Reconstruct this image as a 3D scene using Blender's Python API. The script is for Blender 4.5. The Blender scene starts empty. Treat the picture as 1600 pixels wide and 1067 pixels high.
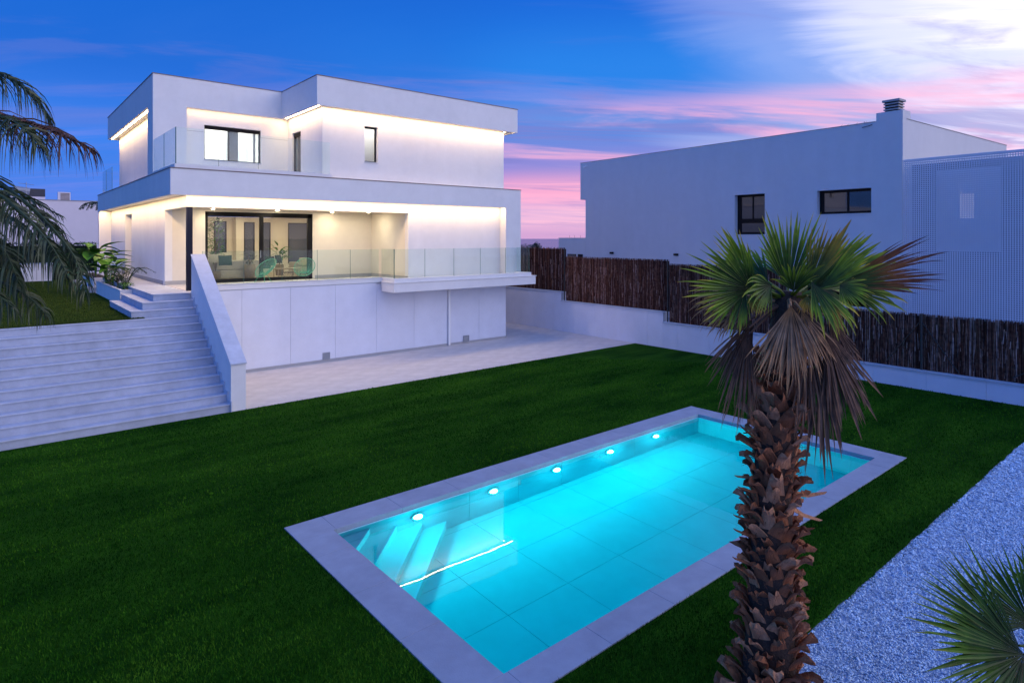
import bpy, math, random
import numpy as np
from mathutils import Vector, Matrix, noise
random.seed(7); rng = np.random.default_rng(7)
sc = bpy.context.scene
COL = sc.collection
R = math.radians
# ------------------------------------------------------------------ camera
CAMH = 4.6; FPX = 974.0; HX = 800.0; HY = 372.0
AV = math.atan(1158/974.0)
VV = Vector((math.cos(AV), math.sin(AV), 0)); RR = Vector((math.sin(AV), -math.cos(AV), 0)); CP = Vector((0, 0, CAMH))
cam = bpy.data.objects.new('camera', bpy.data.cameras.new('camera')); COL.objects.link(cam)
cam.location = CP; cam.rotation_euler = (R(90), 0, AV-R(90))
cam.data.sensor_width = 36; cam.data.lens = 36*FPX/1600
cam.data.shift_y = -(533.5-HY)/1600.0
cam.data.clip_end = 60000; cam.data.clip_start = 0.1
sc.camera = cam
# ------------------------------------------------------------------ world
GLAZ, GLEL = -6.0, 13.0
world = bpy.data.worlds.new('World'); sc.world = world; world.use_nodes = True
def build_world():
    nt = world.node_tree; N = nt.nodes; L = nt.links; N.clear()
    def math_(op, a, b=None, c=None, clamp=False):
        n = N.new('ShaderNodeMath'); n.operation = op; n.use_clamp = clamp
        for i, v in enumerate((a, b, c)):
            if v is None: continue
            if isinstance(v, (int, float)): n.inputs[i].default_value = v
            else: L.new(v, n.inputs[i])
        return n.outputs[0]
    def ramp(f, st, interp='EASE'):
        n = N.new('ShaderNodeValToRGB'); n.color_ramp.interpolation = interp
        e = n.color_ramp.elements
        while len(e) < len(st): e.new(0.5)
        for q, (p, c) in zip(e, st):
            q.position = p; q.color = (c[0], c[1], c[2], 1) if not isinstance(c, (int, float)) else (c, c, c, 1)
        L.new(f, n.inputs[0]); return n.outputs[0]
    def mix(f, a, b, mode='MIX'):
        n = N.new('ShaderNodeMix'); n.data_type = 'RGBA'; n.blend_type = mode
        for s, v in ((n.inputs[0], f), (n.inputs[6], a), (n.inputs[7], b)):
            if isinstance(v, (int, float)): s.default_value = v
            elif isinstance(v, tuple): s.default_value = (*v, 1)
            else: L.new(v, s)
        return n.outputs[2]
    tc = N.new('ShaderNodeTexCoord'); nm = N.new('ShaderNodeVectorMath'); nm.operation = 'NORMALIZE'
    L.new(tc.outputs['Generated'], nm.inputs[0]); d = nm.outputs[0]
    sp = N.new('ShaderNodeSeparateXYZ'); L.new(d, sp.inputs[0]); z = sp.outputs[2]
    def dot(az, el):
        n = N.new('ShaderNodeVectorMath'); n.operation = 'DOT_PRODUCT'; L.new(d, n.inputs[0])
        n.inputs[1].default_value = (math.cos(R(az))*math.cos(R(el)), math.sin(R(az))*math.cos(R(el)), math.sin(R(el)))
        return n.outputs['Value']
    zz = math_('MAXIMUM', z, 0.0)
    # horizontal closeness to the sunset
    h = dot(-5, 0)
    far = ramp(zz, [(0.0, (.10, .22, .80)), (.12, (.03, .20, .82)), (.26, (.0, .125, .64)), (.5, (.0, .10, .55)), (1.0, (.03, .19, .80))])
    near = ramp(zz, [(0.0, (.62, .36, .64)), (.035, (1.0, .55, .72)), (.075, (.88, .38, .62)), (.115, (.30, .25, .66)), (.17, (.13, .26, .72)), (.25, (.01, .21, .78)), (.38, (.0, .12, .66)), (1.0, (.03, .19, .80))])
    t = ramp(h, [(.16, 0.0), (.42, .45), (.60, 1.0)])
    base = mix(t, far, near)
    den = math_('ADD', zz, .09)
    cx = math_('DIVIDE', sp.outputs[0], den); cy = math_('DIVIDE', sp.outputs[1], den)
    cb = N.new('ShaderNodeCombineXYZ'); L.new(cx, cb.inputs[0]); L.new(cy, cb.inputs[1])
    m0 = N.new('ShaderNodeMapping'); m0.inputs['Rotation'].default_value = (0, 0, R(34)); L.new(cb.outputs[0], m0.inputs[0])
    mp = N.new('ShaderNodeMapping'); mp.inputs['Scale'].default_value = (.30, 1.05, 1); L.new(m0.outputs[0], mp.inputs[0])
    def cloud(scale, off, lo, hi, dist=.8, det=9, rough=.6):
        m2 = N.new('ShaderNodeMapping'); m2.inputs['Location'].default_value = off; L.new(mp.outputs[0], m2.inputs[0])
        n = N.new('ShaderNodeTexNoise'); n.inputs['Scale'].default_value = scale; n.inputs['Detail'].default_value = det
        n.inputs['Roughness'].default_value = rough; n.inputs['Distortion'].default_value = dist; L.new(m2.outputs[0], n.inputs['Vector'])
        return ramp(n.outputs['Fac'], [(lo, 0.0), (hi, 1.0)])
    low = ramp(zz, [(0.0, .15), (.05, .7), (.12, 1.0), (.24, .85), (.36, .35), (.6, 0.15), (1, .05)])
    warm = ramp(h, [(.02, .10), (.35, .30), (.62, .75), (.85, 1.0)])
    c1 = cloud(.95, (3.1, 1.7, 0), .50, .66); c2 = cloud(1.5, (9.3, -4.2, 2), .49, .63); c3 = cloud(.55, (-3.0, 6.2, 5), .40, .66); c4 = cloud(2.2, (1, 2, 9), .50, .70, 1.2)
    base = mix(math_('MULTIPLY', math_('MULTIPLY', c3, low), .42), base, (.025, .17, .68))
    g = dot(-8, 23)
    gn = math_('MULTIPLY_ADD', c3, .10, math_('SUBTRACT', g, .05))
    glow = ramp(gn, [(.70, 0.0), (.82, .16), (.905, .58), (.965, 1.0)])
    base = mix(glow, base, (1.25, 1.18, 1.30))
    lowp = ramp(zz, [(0.0, .1), (.05, .7), (.13, 1.0), (.182, .85), (.224, .14), (.28, 0.0)])
    base = mix(math_('MULTIPLY', math_('MULTIPLY', math_('MULTIPLY', c2, low), .62), ramp(h, [(.1, .35), (.6, 1.0)])), base, (.20, .20, .58))
    f1 = math_('MULTIPLY', math_('MULTIPLY', c1, lowp), warm)
    base = mix(math_('MULTIPLY', f1, .88), base, (1.05, .47, .68))
    base = mix(math_('MULTIPLY', math_('MULTIPLY', c4, lowp), math_('MULTIPLY', warm, .30)), base, (.50, .40, .72))
    # afterglow beyond the right edge of the picture, low over the horizon
    g2 = ramp(dot(-62, 10), [(.35, 0.0), (.70, .35), (.94, 1.0)])
    base = mix(1.0, base, mix(g2, (0, 0, 0), (1.50, 1.33, 1.22)), 'ADD')
    opp = ramp(dot(-140, 25), [(0.0, 0.0), (.9, 1.0)])
    base = mix(1.0, base, mix(opp, (0, 0, 0), (.05, .12, .34)), 'ADD')
    sky = N.new('ShaderNodeTexSky'); sky.sky_type = 'NISHITA'; sky.sun_disc = False
    sky.sun_elevation = R(1.0); sky.sun_rotation = R(90-(-30)); sky.altitude = 50
    b1 = N.new('ShaderNodeBackground'); L.new(base, b1.inputs[0]); b1.inputs[1].default_value = 1.0
    b2 = N.new('ShaderNodeBackground'); L.new(sky.outputs[0], b2.inputs[0]); b2.inputs[1].default_value = .02
    ad = N.new('ShaderNodeAddShader'); L.new(b1.outputs[0], ad.inputs[0]); L.new(b2.outputs[0], ad.inputs[1])
    o = N.new('ShaderNodeOutputWorld'); L.new(ad.outputs[0], o.inputs[0])
build_world()
sun = bpy.data.objects.new('sun', bpy.data.lights.new('sun', 'SUN')); COL.objects.link(sun)
sun.data.energy = .12; sun.data.angle = R(40); sun.data.color = (1, .86, .9)
sd = Vector((math.cos(R(-40))*math.cos(R(30)), math.sin(R(-40))*math.cos(R(30)), math.sin(R(30))))
sun.rotation_euler = sd.to_track_quat('Z', 'Y').to_euler(); sun.location = (30, -20, 30)
sc.view_settings.view_transform = 'Standard'; sc.view_settings.look = 'None'
sc.view_settings.exposure = 0.08; sc.view_settings.gamma = 1; sc.view_settings.use_curve_mapping = False
sc.render.engine = 'CYCLES'
sc.cycles.sample_clamp_indirect = 4; sc.cycles.max_bounces = 10; sc.cycles.transparent_max_bounces = 16; sc.cycles.transmission_bounces = 10
sc.cycles.caustics_refractive = True; sc.cycles.caustics_reflective = False
# ------------------------------------------------------------------ helpers
def at(px, py, depth):
    return VV*depth + RR*((px-HX)/FPX*depth) + Vector((0, 0, CAMH-(py-HY)/FPX*depth))
def prop(o, label=None, cat=None, group=None, kind=None):
    if label: o['label'] = label
    if cat: o['category'] = cat
    if group: o['group'] = group
    if kind: o['kind'] = kind
    return o
def empty(name, loc=(0, 0, 0), rz=0, label=None, cat=None, group=None):
    o = bpy.data.objects.new(name, None); COL.objects.link(o); o.location = loc; o.rotation_euler = (0, 0, rz); o.empty_display_size = .2
    return prop(o, label, cat, group)
def copyob(o, parent):
    c = o.copy(); COL.objects.link(c); c.parent = parent; return c
class MB:
    def __init__(s): s.v = []; s.f = []
    def add(s, vs, fs):
        n = len(s.v); s.v += [tuple(v) for v in vs]; s.f += [tuple(i+n for i in f) for f in fs]; return s
    def box(s, x0, y0, z0, x1, y1, z1):
        if x0 > x1: x0, x1 = x1, x0
        if y0 > y1: y0, y1 = y1, y0
        if z0 > z1: z0, z1 = z1, z0
        return s.add([(x0,y0,z0),(x1,y0,z0),(x1,y1,z0),(x0,y1,z0),(x0,y0,z1),(x1,y0,z1),(x1,y1,z1),(x0,y1,z1)],
                     [(0,3,2,1),(4,5,6,7),(0,1,5,4),(1,2,6,5),(2,3,7,6),(3,0,4,7)])
    def prism(s, pts, z0, z1):
        n = len(pts)
        return s.add([(x,y,z0) for x,y in pts]+[(x,y,z1) for x,y in pts],
                     [tuple(range(n-1,-1,-1)), tuple(range(n,2*n))]+[(i,(i+1)%n,(i+1)%n+n,i+n) for i in range(n)])
    def tube(s, pts, r, n=8, cap=True):
        pts = [Vector(p) for p in pts]; rr = r if isinstance(r, (list, tuple)) else [r]*len(pts)
        rings = []; up = None
        for i, p in enumerate(pts):
            t = (pts[min(i+1, len(pts)-1)]-pts[max(i-1, 0)]).normalized()
            if up is None: up = Vector((0,0,1)) if abs(t.z) < .9 else Vector((1,0,0))
            a = t.cross(up).normalized(); b = a.cross(t).normalized(); up = b
            rings.append([p+(a*math.cos(2*math.pi*k/n)+b*math.sin(2*math.pi*k/n))*rr[i] for k in range(n)])
        vs = [v for rg in rings for v in rg]; fs = []
        for i in range(len(pts)-1):
            for k in range(n): fs.append((i*n+k, i*n+(k+1)%n, (i+1)*n+(k+1)%n, (i+1)*n+k))
        if cap: fs += [tuple(range(n-1,-1,-1)), tuple(range((len(pts)-1)*n, len(pts)*n))]
        return s.add(vs, fs)
    def lathe(s, prof, c=(0,0,0), n=16):
        vs = []; fs = []
        for r, z in prof:
            for k in range(n): vs.append((c[0]+r*math.cos(2*math.pi*k/n), c[1]+r*math.sin(2*math.pi*k/n), c[2]+z))
        for i in range(len(prof)-1):
            for k in range(n): fs.append((i*n+k, i*n+(k+1)%n, (i+1)*n+(k+1)%n, (i+1)*n+k))
        fs += [tuple(range(n-1,-1,-1)), tuple(range((len(prof)-1)*n, len(prof)*n))]
        return s.add(vs, fs)
    def wall(s, axis, p0, p1, a0, a1, z0, z1, holes=()):
        # wall slab between p0..p1 on 'axis', running a0..a1, with rectangular holes (b0,b1,c0,c1)
        xs = sorted({a0, a1, *[h[0] for h in holes], *[h[1] for h in holes]})
        for i in range(len(xs)-1):
            l, r_ = xs[i], xs[i+1]; m = (l+r_)/2
            hs = sorted([h for h in holes if h[0] < m < h[1]], key=lambda h: h[2])
            z = z0
            for h in hs+[None]:
                top = h[2] if h else z1
                if top-z > 1e-4:
                    if axis == 'y': s.box(l, p0, z, r_, p1, top)
                    else: s.box(p0, l, z, p1, r_, top)
                if h: z = h[3]
        return s
    def mesh(s, name, smooth=False):
        me = bpy.data.meshes.new(name); me.from_pydata(s.v, [], s.f); me.update()
        if smooth: me.polygons.foreach_set('use_smooth', [True]*len(me.polygons))
        return me
    def obj(s, name, mat, parent=None, smooth=False, loc=None, bevel=0, **kw):
        me = s.mesh(name, smooth)
        if mat: me.materials.append(mat)
        o = bpy.data.objects.new(name, me); COL.objects.link(o); o.parent = parent
        if loc: o.location = loc
        if bevel:
            b = o.modifiers.new('bevel', 'BEVEL'); b.width = bevel; b.segments = 1; b.limit_method = 'ANGLE'
        return prop(o, **kw)
def inst(me, name, mat_unused, parent, loc=(0,0,0), rot=(0,0,0), scale=(1,1,1)):
    o = bpy.data.objects.new(name, me); COL.objects.link(o); o.parent = parent; o.location = loc; o.rotation_euler = rot; o.scale = scale; return o
def npmesh(name, V, F, mat, attr=None):
    """V (n,3) float, F (m,k) int"""
    me = bpy.data.meshes.new(name); n, k = F.shape
    me.vertices.add(len(V)); me.vertices.foreach_set('co', V.astype(np.float32).ravel())
    me.loops.add(n*k); me.loops.foreach_set('vertex_index', F.astype(np.int32).ravel())
    me.polygons.add(n); me.polygons.foreach_set('loop_start', np.arange(0, n*k, k, dtype=np.int32))
    try: me.polygons.foreach_set('loop_total', np.full(n, k, dtype=np.int32))
    except Exception: pass
    me.update(calc_edges=True)
    if attr is not None:
        a = me.attributes.new('tone', 'FLOAT', 'POINT'); a.data.foreach_set('value', attr.astype(np.float32))
    me.materials.append(mat); me.validate()
    return me
# ------------------------------------------------------------------ materials
def mat(name, color, rough=.8, metal=0, bump=0, bscale=30, var=0, vscale=2, spec=.5, emit=None, estr=0, stretch=(1,1,1), trans=0, var2=None, stain=0, sheen=0):
    m = bpy.data.materials.new(name); m.use_nodes = True; nt = m.node_tree; N = nt.nodes; L = nt.links
    b = N['Principled BSDF']; b.inputs['Base Color'].default_value = (*color, 1); b.inputs['Roughness'].default_value = rough
    b.inputs['Metallic'].default_value = metal; b.inputs['Specular IOR Level'].default_value = spec
    if emit: b.inputs['Emission Color'].default_value = (*emit, 1); b.inputs['Emission Strength'].default_value = estr
    tc = N.new('ShaderNodeTexCoord'); mp = N.new('ShaderNodeMapping'); mp.inputs['Scale'].default_value = stretch; L.new(tc.outputs['Object'], mp.inputs[0])
    if var:
        n = N.new('ShaderNodeTexNoise'); n.inputs['Scale'].default_value = vscale; n.inputs['Detail'].default_value = 8; n.inputs['Roughness'].default_value = .65; L.new(mp.outputs[0], n.inputs['Vector'])
        r = N.new('ShaderNodeValToRGB'); r.color_ramp.elements[0].position = .3; r.color_ramp.elements[1].position = .72
        lo = tuple(c*(1-var) for c in color) if var2 is None else var2
        hi = tuple(min(1, c*(1+var*.6)) for c in color)
        r.color_ramp.elements[0].color = (*lo, 1); r.color_ramp.elements[1].color = (*hi, 1)
        L.new(n.outputs['Fac'], r.inputs[0]); L.new(r.outputs[0], b.inputs['Base Color'])
        if stain:
            n3 = N.new('ShaderNodeTexNoise'); n3.inputs['Scale'].default_value = .7; n3.inputs['Detail'].default_value = 4
            m3 = N.new('ShaderNodeMapping'); m3.inputs['Scale'].default_value = (1.6, 1.6, .35); L.new(tc.outputs['Object'], m3.inputs[0]); L.new(m3.outputs[0], n3.inputs['Vector'])
            r3 = N.new('ShaderNodeValToRGB'); r3.color_ramp.elements[0].position = .35; r3.color_ramp.elements[1].position = .65
            r3.color_ramp.elements[0].color = (1-stain,)*3+(1,); r3.color_ramp.elements[1].color = (1, 1, 1, 1); L.new(n3.outputs['Fac'], r3.inputs[0])
            mx = N.new('ShaderNodeMix'); mx.data_type = 'RGBA'; mx.blend_type = 'MULTIPLY'; mx.inputs[0].default_value = 1
            L.new(r.outputs[0], mx.inputs[6]); L.new(r3.outputs[0], mx.inputs[7]); L.new(mx.outputs[2], b.inputs['Base Color'])
    if bump:
        n = N.new('ShaderNodeTexNoise'); n.inputs['Scale'].default_value = bscale; n.inputs['Detail'].default_value = 6; L.new(mp.outputs[0], n.inputs['Vector'])
        bp = N.new('ShaderNodeBump'); bp.inputs['Strength'].default_value = bump; bp.inputs['Distance'].default_value = .02
        L.new(n.outputs['Fac'], bp.inputs['Height']); L.new(bp.outputs[0], b.inputs['Normal'])
    return m
def glassmat(name, tint=(.86, .93, .92), refl=1.0, ior=1.5, rough=.0):
    m = bpy.data.materials.new(name); m.use_nodes = True; nt = m.node_tree; N = nt.nodes; L = nt.links; N.clear()
    ge = N.new('ShaderNodeNewGeometry'); ma = N.new('ShaderNodeMath'); ma.operation = 'MULTIPLY_ADD'; ma.inputs[1].default_value = 1/ior-ior; ma.inputs[2].default_value = ior; L.new(ge.outputs['Backfacing'], ma.inputs[0])
    fr = N.new('ShaderNodeFresnel'); L.new(ma.outputs[0], fr.inputs[0])
    mu = N.new('ShaderNodeMath'); mu.operation = 'MULTIPLY'; mu.inputs[1].default_value = refl; mu.use_clamp = True; L.new(fr.outputs[0], mu.inputs[0])
    t = N.new('ShaderNodeBsdfTransparent'); t.inputs[0].default_value = (*tint, 1)
    g = N.new('ShaderNodeBsdfGlossy'); g.inputs['Roughness'].default_value = rough
    mx = N.new('ShaderNodeMixShader'); o = N.new('ShaderNodeOutputMaterial')
    L.new(mu.outputs[0], mx.inputs[0]); L.new(t.outputs[0], mx.inputs[1]); L.new(g.outputs[0], mx.inputs[2]); L.new(mx.outputs[0], o.inputs[0])
    return m
def tonemat(name, stops, rough=.7, trans=0.0, spec=.3, bump=0):
    """colour from the per-vertex attribute 'tone' (plant tips, dry parts, stick colour)"""
    m = bpy.data.materials.new(name); m.use_nodes = True; nt = m.node_tree; N = nt.nodes; L = nt.links
    b = N['Principled BSDF']; b.inputs['Roughness'].default_value = rough; b.inputs['Specular IOR Level'].default_value = spec
    a = N.new('ShaderNodeAttribute'); a.attribute_name = 'tone'
    r = N.new('ShaderNodeValToRGB'); e = r.color_ramp.elements
    while len(e) < len(stops): e.new(.5)
    for q, (p, c) in zip(e, stops): q.position = p; q.color = (*c, 1)
    L.new(a.outputs['Fac'], r.inputs[0])
    n = N.new('ShaderNodeTexNoise'); n.inputs['Scale'].default_value = 9; n.inputs['Detail'].default_value = 4
    tc = N.new('ShaderNodeTexCoord'); L.new(tc.outputs['Object'], n.inputs['Vector'])
    r2 = N.new('ShaderNodeValToRGB'); r2.color_ramp.elements[0].position = .3; r2.color_ramp.elements[1].position = .7
    r2.color_ramp.elements[0].color = (.55, .55, .55, 1); r2.color_ramp.elements[1].color = (1.25, 1.2, 1.1, 1); L.new(n.outputs['Fac'], r2.inputs[0])
    mx = N.new('ShaderNodeMix'); mx.data_type = 'RGBA'; mx.blend_type = 'MULTIPLY'; mx.inputs[0].default_value = 1
    L.new(r.outputs[0], mx.inputs[6]); L.new(r2.outputs[0], mx.inputs[7]); L.new(mx.outputs[2], b.inputs['Base Color'])
    if trans:
        t = N.new('ShaderNodeBsdfTranslucent'); L.new(mx.outputs[2], t.inputs[0]); s = N.new('ShaderNodeMixShader'); s.inputs[0].default_value = trans
        L.new(b.outputs[0], s.inputs[1]); L.new(t.outputs[0], s.inputs[2]); L.new(s.outputs[0], N['Material Output'].inputs[0])
    return m
M = {}
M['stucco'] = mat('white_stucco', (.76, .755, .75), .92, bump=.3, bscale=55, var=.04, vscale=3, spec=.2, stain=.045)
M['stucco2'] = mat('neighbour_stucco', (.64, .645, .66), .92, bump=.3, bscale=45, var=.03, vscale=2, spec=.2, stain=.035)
M['panel'] = mat('wall_panel_render', (.70, .72, .80), .9, bump=.2, bscale=40, var=.045, vscale=2.2, spec=.2, stain=.055)
M['stone'] = mat('pale_porcelain', (.52, .56, .64), .75, bump=.15, bscale=50, var=.12, vscale=3.5, spec=.3, stain=.08)
M['tread'] = mat('grey_porcelain_tread', (.45, .49, .58), .75, bump=.15, bscale=50, var=.15, vscale=3.5, spec=.3, stain=.12)
M['riser'] = mat('grey_porcelain', (.44, .48, .57), .75, bump=.15, bscale=50, var=.15, vscale=3.5, spec=.3, stain=.12)
M['coping'] = mat('pool_coping_stone', (.30, .34, .42), .7, bump=.15, bscale=60, var=.12, vscale=3, spec=.3, stain=.1)
M['paving'] = mat('pale_paving', (.58, .55, .54), .85, bump=.25, bscale=40, var=.13, vscale=2.0, spec=.25, stain=.10)
M['skirt'] = mat('grey_skirting', (.36, .36, .37), .7, var=.1, vscale=4)
M['flash'] = mat('brown_flashing', (.16, .12, .11), .5, metal=.3)
M['black'] = mat('black_aluminium', (.006, .006, .007), .5, spec=.15)
M['column'] = mat('dark_blue_metal', (.006, .008, .022), .45, spec=.2)
M['glass'] = glassmat('railing_glass', (.90, .955, .945), .7)
M['pane'] = glassmat('window_glass', (.90, .92, .90), .55)
M['darkpane'] = mat('dark_window_glass', (.02, .025, .035), .04, spec=1.0)
M['edge'] = mat('glass_edge', (.05, .16, .14), .2)
M['led'] = mat('led_warm', (1, .9, .8), emit=(1, .67, .35), estr=50)
M['down'] = mat('downlight_warm', (1, .9, .8), emit=(1, .86, .62), estr=760)
M['roomlamp'] = mat('room_lamp', (1, .9, .8), emit=(1, .84, .60), estr=560)
M['roomlamp2'] = mat('bedroom_lamp', (1, .95, .9), emit=(1, .92, .88), estr=14)
M['poollamp'] = mat('pool_lamp', (1, 1, 1), emit=(.30, .90, 1.0), estr=500)
M['pooltile'] = mat('pool_tile', (.25, .64, .68), .5, var=.08, vscale=1.5, bump=.05, bscale=30)
M['poolwall'] = mat('pool_wall_tile', (.34, .66, .74), .5, var=.08, vscale=1.5)
M['poolgrout'] = mat('pool_grout', (.03, .10, .13), .8)
M['white'] = mat('white_paint', (.78, .78, .78), .6)
M['grill'] = mat('vent_grey', (.30, .32, .36), .5, metal=.3)
M['wood'] = mat('light_wood', (.42, .32, .20), .5, var=.25, vscale=6, stretch=(1, 8, 1))
M['sofa'] = mat('beige_fabric', (.58, .50, .38), .95, bump=.3, bscale=120, var=.08, vscale=8)
M['cush'] = mat('dark_green_fabric', (.015, .05, .04), .9, bump=.3, bscale=120)
M['cream'] = mat('cream_paint', (.72, .66, .55), .9, var=.04, vscale=3)
M['mint'] = mat('mint_cord', (.05, .34, .19), .45)
M['wire'] = mat('dark_wire', (.03, .028, .026), .4)
M['soil'] = mat('dark_soil', (.03, .02, .014), .95, bump=1, bscale=40, var=.4, vscale=12)
M['wicker'] = mat('wicker', (.32, .24, .15), .85, bump=.8, bscale=90, var=.3, vscale=25)
# ground materials
def grassmat(name, c1, c2, c3):
    m = bpy.data.materials.new(name); m.use_nodes = True; nt = m.node_tree; N = nt.nodes; L = nt.links; b = N['Principled BSDF']
    b.inputs['Roughness'].default_value = .95; b.inputs['Specular IOR Level'].default_value = .02
    tc = N.new('ShaderNodeTexCoord')
    n1 = N.new('ShaderNodeTexNoise'); n1.inputs['Scale'].default_value = .9; n1.inputs['Detail'].default_value = 5
    mp = N.new('ShaderNodeMapping'); mp.inputs['Scale'].default_value = (.45, 1.6, 1); L.new(tc.outputs['Object'], mp.inputs[0]); L.new(mp.outputs[0], n1.inputs['Vector'])
    n2 = N.new('ShaderNodeTexNoise'); n2.inputs['Scale'].default_value = 70; n2.inputs['Detail'].default_value = 4; L.new(tc.outputs['Object'], n2.inputs['Vector'])
    r1 = N.new('ShaderNodeValToRGB'); r1.color_ramp.elements[0].position = .33; r1.color_ramp.elements[1].position = .68
    r1.color_ramp.elements[0].color = (*c1, 1); r1.color_ramp.elements[1].color = (*c2, 1); L.new(n1.outputs['Fac'], r1.inputs[0])
    r2 = N.new('ShaderNodeValToRGB'); r2.color_ramp.elements[0].position = .3; r2.color_ramp.elements[1].position = .75
    r2.color_ramp.elements[0].color = (.35, .35, .35, 1); r2.color_ramp.elements[1].color = (*c3, 1); L.new(n2.outputs['Fac'], r2.inputs[0])
    mx = N.new('ShaderNodeMix'); mx.data_type = 'RGBA'; mx.blend_type = 'MULTIPLY'; mx.inputs[0].default_value = 1
    L.new(r1.outputs[0], mx.inputs[6]); L.new(r2.outputs[0], mx.inputs[7]); L.new(mx.outputs[2], b.inputs['Base Color'])
    bp = N.new('ShaderNodeBump'); bp.inputs['Strength'].default_value = .8; bp.inputs['Distance'].default_value = .03; L.new(n2.outputs['Fac'], bp.inputs['Height']); L.new(bp.outputs[0], b.inputs['Normal'])
    return m
M['grass'] = grassmat('artificial_turf', (.006, .044, .004), (.032, .120, .008), (1.35, 1.3, 1.2))
M['grass2'] = grassmat('upper_turf', (.030, .060, .006), (.050, .090, .010), (1.3, 1.3, 1.2))
M['blade'] = tonemat('turf_fibre', [(0, (.004, .034, .003)), (.55, (.022, .11, .006)), (1, (.07, .20, .014))], .9, 0, .02)
M['gravel'] = tonemat('blue_tinted_gravel', [(0, (.48, .66, .92)), (1, (.66, .82, .99))], .9, 0, .2)  # white stones, with the blue of the dusk light put into their colour
M['gravelbase'] = mat('gravel_bed', (.36, .49, .72), .95, bump=1, bscale=90, var=.3, vscale=70)  # bed carries the same blue dusk light in its colour
M['fan'] = tonemat('fan_leaf_green', [(0, (.010, .024, .003)), (.35, (.035, .09, .004)), (.72, (.20, .30, .008)), (.90, (.55, .42, .03)), (1, (.65, .30, .07))], .5, .22, .4)
M['fany'] = tonemat('fan_leaf_yellowing', [(0, (.020, .050, .008)), (.4, (.09, .13, .015)), (.75, (.36, .24, .02)), (1, (.45, .22, .06))], .55, .22, .4)
M['fano'] = tonemat('fan_leaf_drying', [(0, (.014, .040, .008)), (.35, (.030, .075, .012)), (.55, (.20, .075, .02)), (.8, (.12, .035, .02)), (1, (.07, .025, .02))], .6, .15, .3)
M['fand'] = tonemat('fan_leaf_dead', [(0, (.34, .16, .05)), (.35, (.32, .20, .12)), (.75, (.48, .25, .11)), (1, (.78, .42, .18))], .8, .05, .25)
M['fandd'] = tonemat('fan_leaf_dead_dark', [(0, (.08, .035, .018)), (.5, (.15, .085, .055)), (1, (.30, .155, .085))], .8, .03, .25)
M['feather'] = tonemat('feather_leaf', [(0, (.012, .026, .012)), (.6, (.040, .070, .030)), (1, (.10, .11, .05))], .5, .12, .4)
M['featherb'] = tonemat('feather_leaf_dry', [(0, (.05, .03, .02)), (.6, (.10, .045, .03)), (1, (.20, .10, .07))], .6, .08, .3)
M['bark'] = mat('palm_bark', (.055, .030, .018), .95, bump=1, bscale=40, var=.5, vscale=14)
M['boot'] = mat('palm_leaf_base', (.30, .10, .035), .85, bump=.6, bscale=35, var=.5, vscale=9, stretch=(3, 3, .6))
M['boot2'] = mat('palm_leaf_base_grey', (.54, .24, .11), .85, bump=.6, bscale=35, var=.45, vscale=9, stretch=(3, 3, .6))
M['fibre'] = mat('palm_fibre', (.14, .055, .02), .95, bump=1, bscale=60, var=.5, vscale=20)
M['petiole'] = mat('palm_petiole', (.16, .10, .03), .6, var=.4, vscale=8)
M['plant'] = mat('broad_leaf', (.060, .19, .010), .6, spec=.2, var=.35, vscale=6)
M['plantd'] = mat('dark_leaf', (.012, .040, .014), .4, var=.3, vscale=6)
M['hedge'] = mat('dark_hedge', (.010, .026, .010), .9, bump=1, bscale=8, var=.6, vscale=3)
M['twig'] = tonemat('heather_twig', [(0, (.045, .014, .008)), (.6, (.15, .058, .038)), (.85, (.28, .14, .10)), (1, (.60, .42, .38))], .9, 0, .15)
M['twigback'] = mat('heather_backing', (.035, .010, .007), .95, bump=.8, bscale=40, var=.5, vscale=10, stretch=(8, 8, .6))
M['pink'] = mat('pale_render', (.72, .66, .70), .9, var=.05, vscale=1)
M['tank'] = mat('dark_tank', (.012, .016, .035), .3)
M['concrete'] = mat('grey_concrete', (.34, .34, .36), .85, var=.1, vscale=2, bump=.2)
# ------------------------------------------------------------------ terrain, sea
def flat(name, x0, y0, x1, y1, z, m, kind='structure', t=.0):
    return MB().add([(x0,y0,z),(x1,y0,z),(x1,y1,z),(x0,y1,z)], [(0,1,2,3)]).obj(name, m, kind=kind)
M['earth'] = mat('dry_ground', (.10, .085, .06), .95, var=.4, vscale=.4)
M['sea'] = mat('sea_water', (.05, .08, .13), .25, spec=.6)
g = MB()
NR = 48; rad = [0, 60, 90, 130, 200, 900]; zr = [-1.9, -1.9, -3, -14, -48, -60]
vs = [(0, 0, -1.9)]
for r_, z_ in zip(rad[1:], zr[1:]):
    for k in range(NR): vs.append((r_*math.cos(2*math.pi*k/NR), r_*math.sin(2*math.pi*k/NR), z_))
fs = [(0, 1+k, 1+(k+1) % NR) for k in range(NR)]
for i in range(len(rad)-2):
    for k in range(NR): fs.append((1+i*NR+k, 1+(i+1)*NR+k, 1+(i+1)*NR+(k+1) % NR, 1+i*NR+(k+1) % NR))
g.add(vs, fs).obj('terrain', M['earth'], kind='structure')
MB().add([(40000*math.cos(2*math.pi*k/64), 40000*math.sin(2*math.pi*k/64), -50) for k in range(64)], [tuple(range(64))]).obj('sea', M['sea'], kind='structure')
# neighbouring ground beyond the fence
flat('neighbour_ground', 21.95, -8, 48, 50, .02, M['concrete'])
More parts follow.
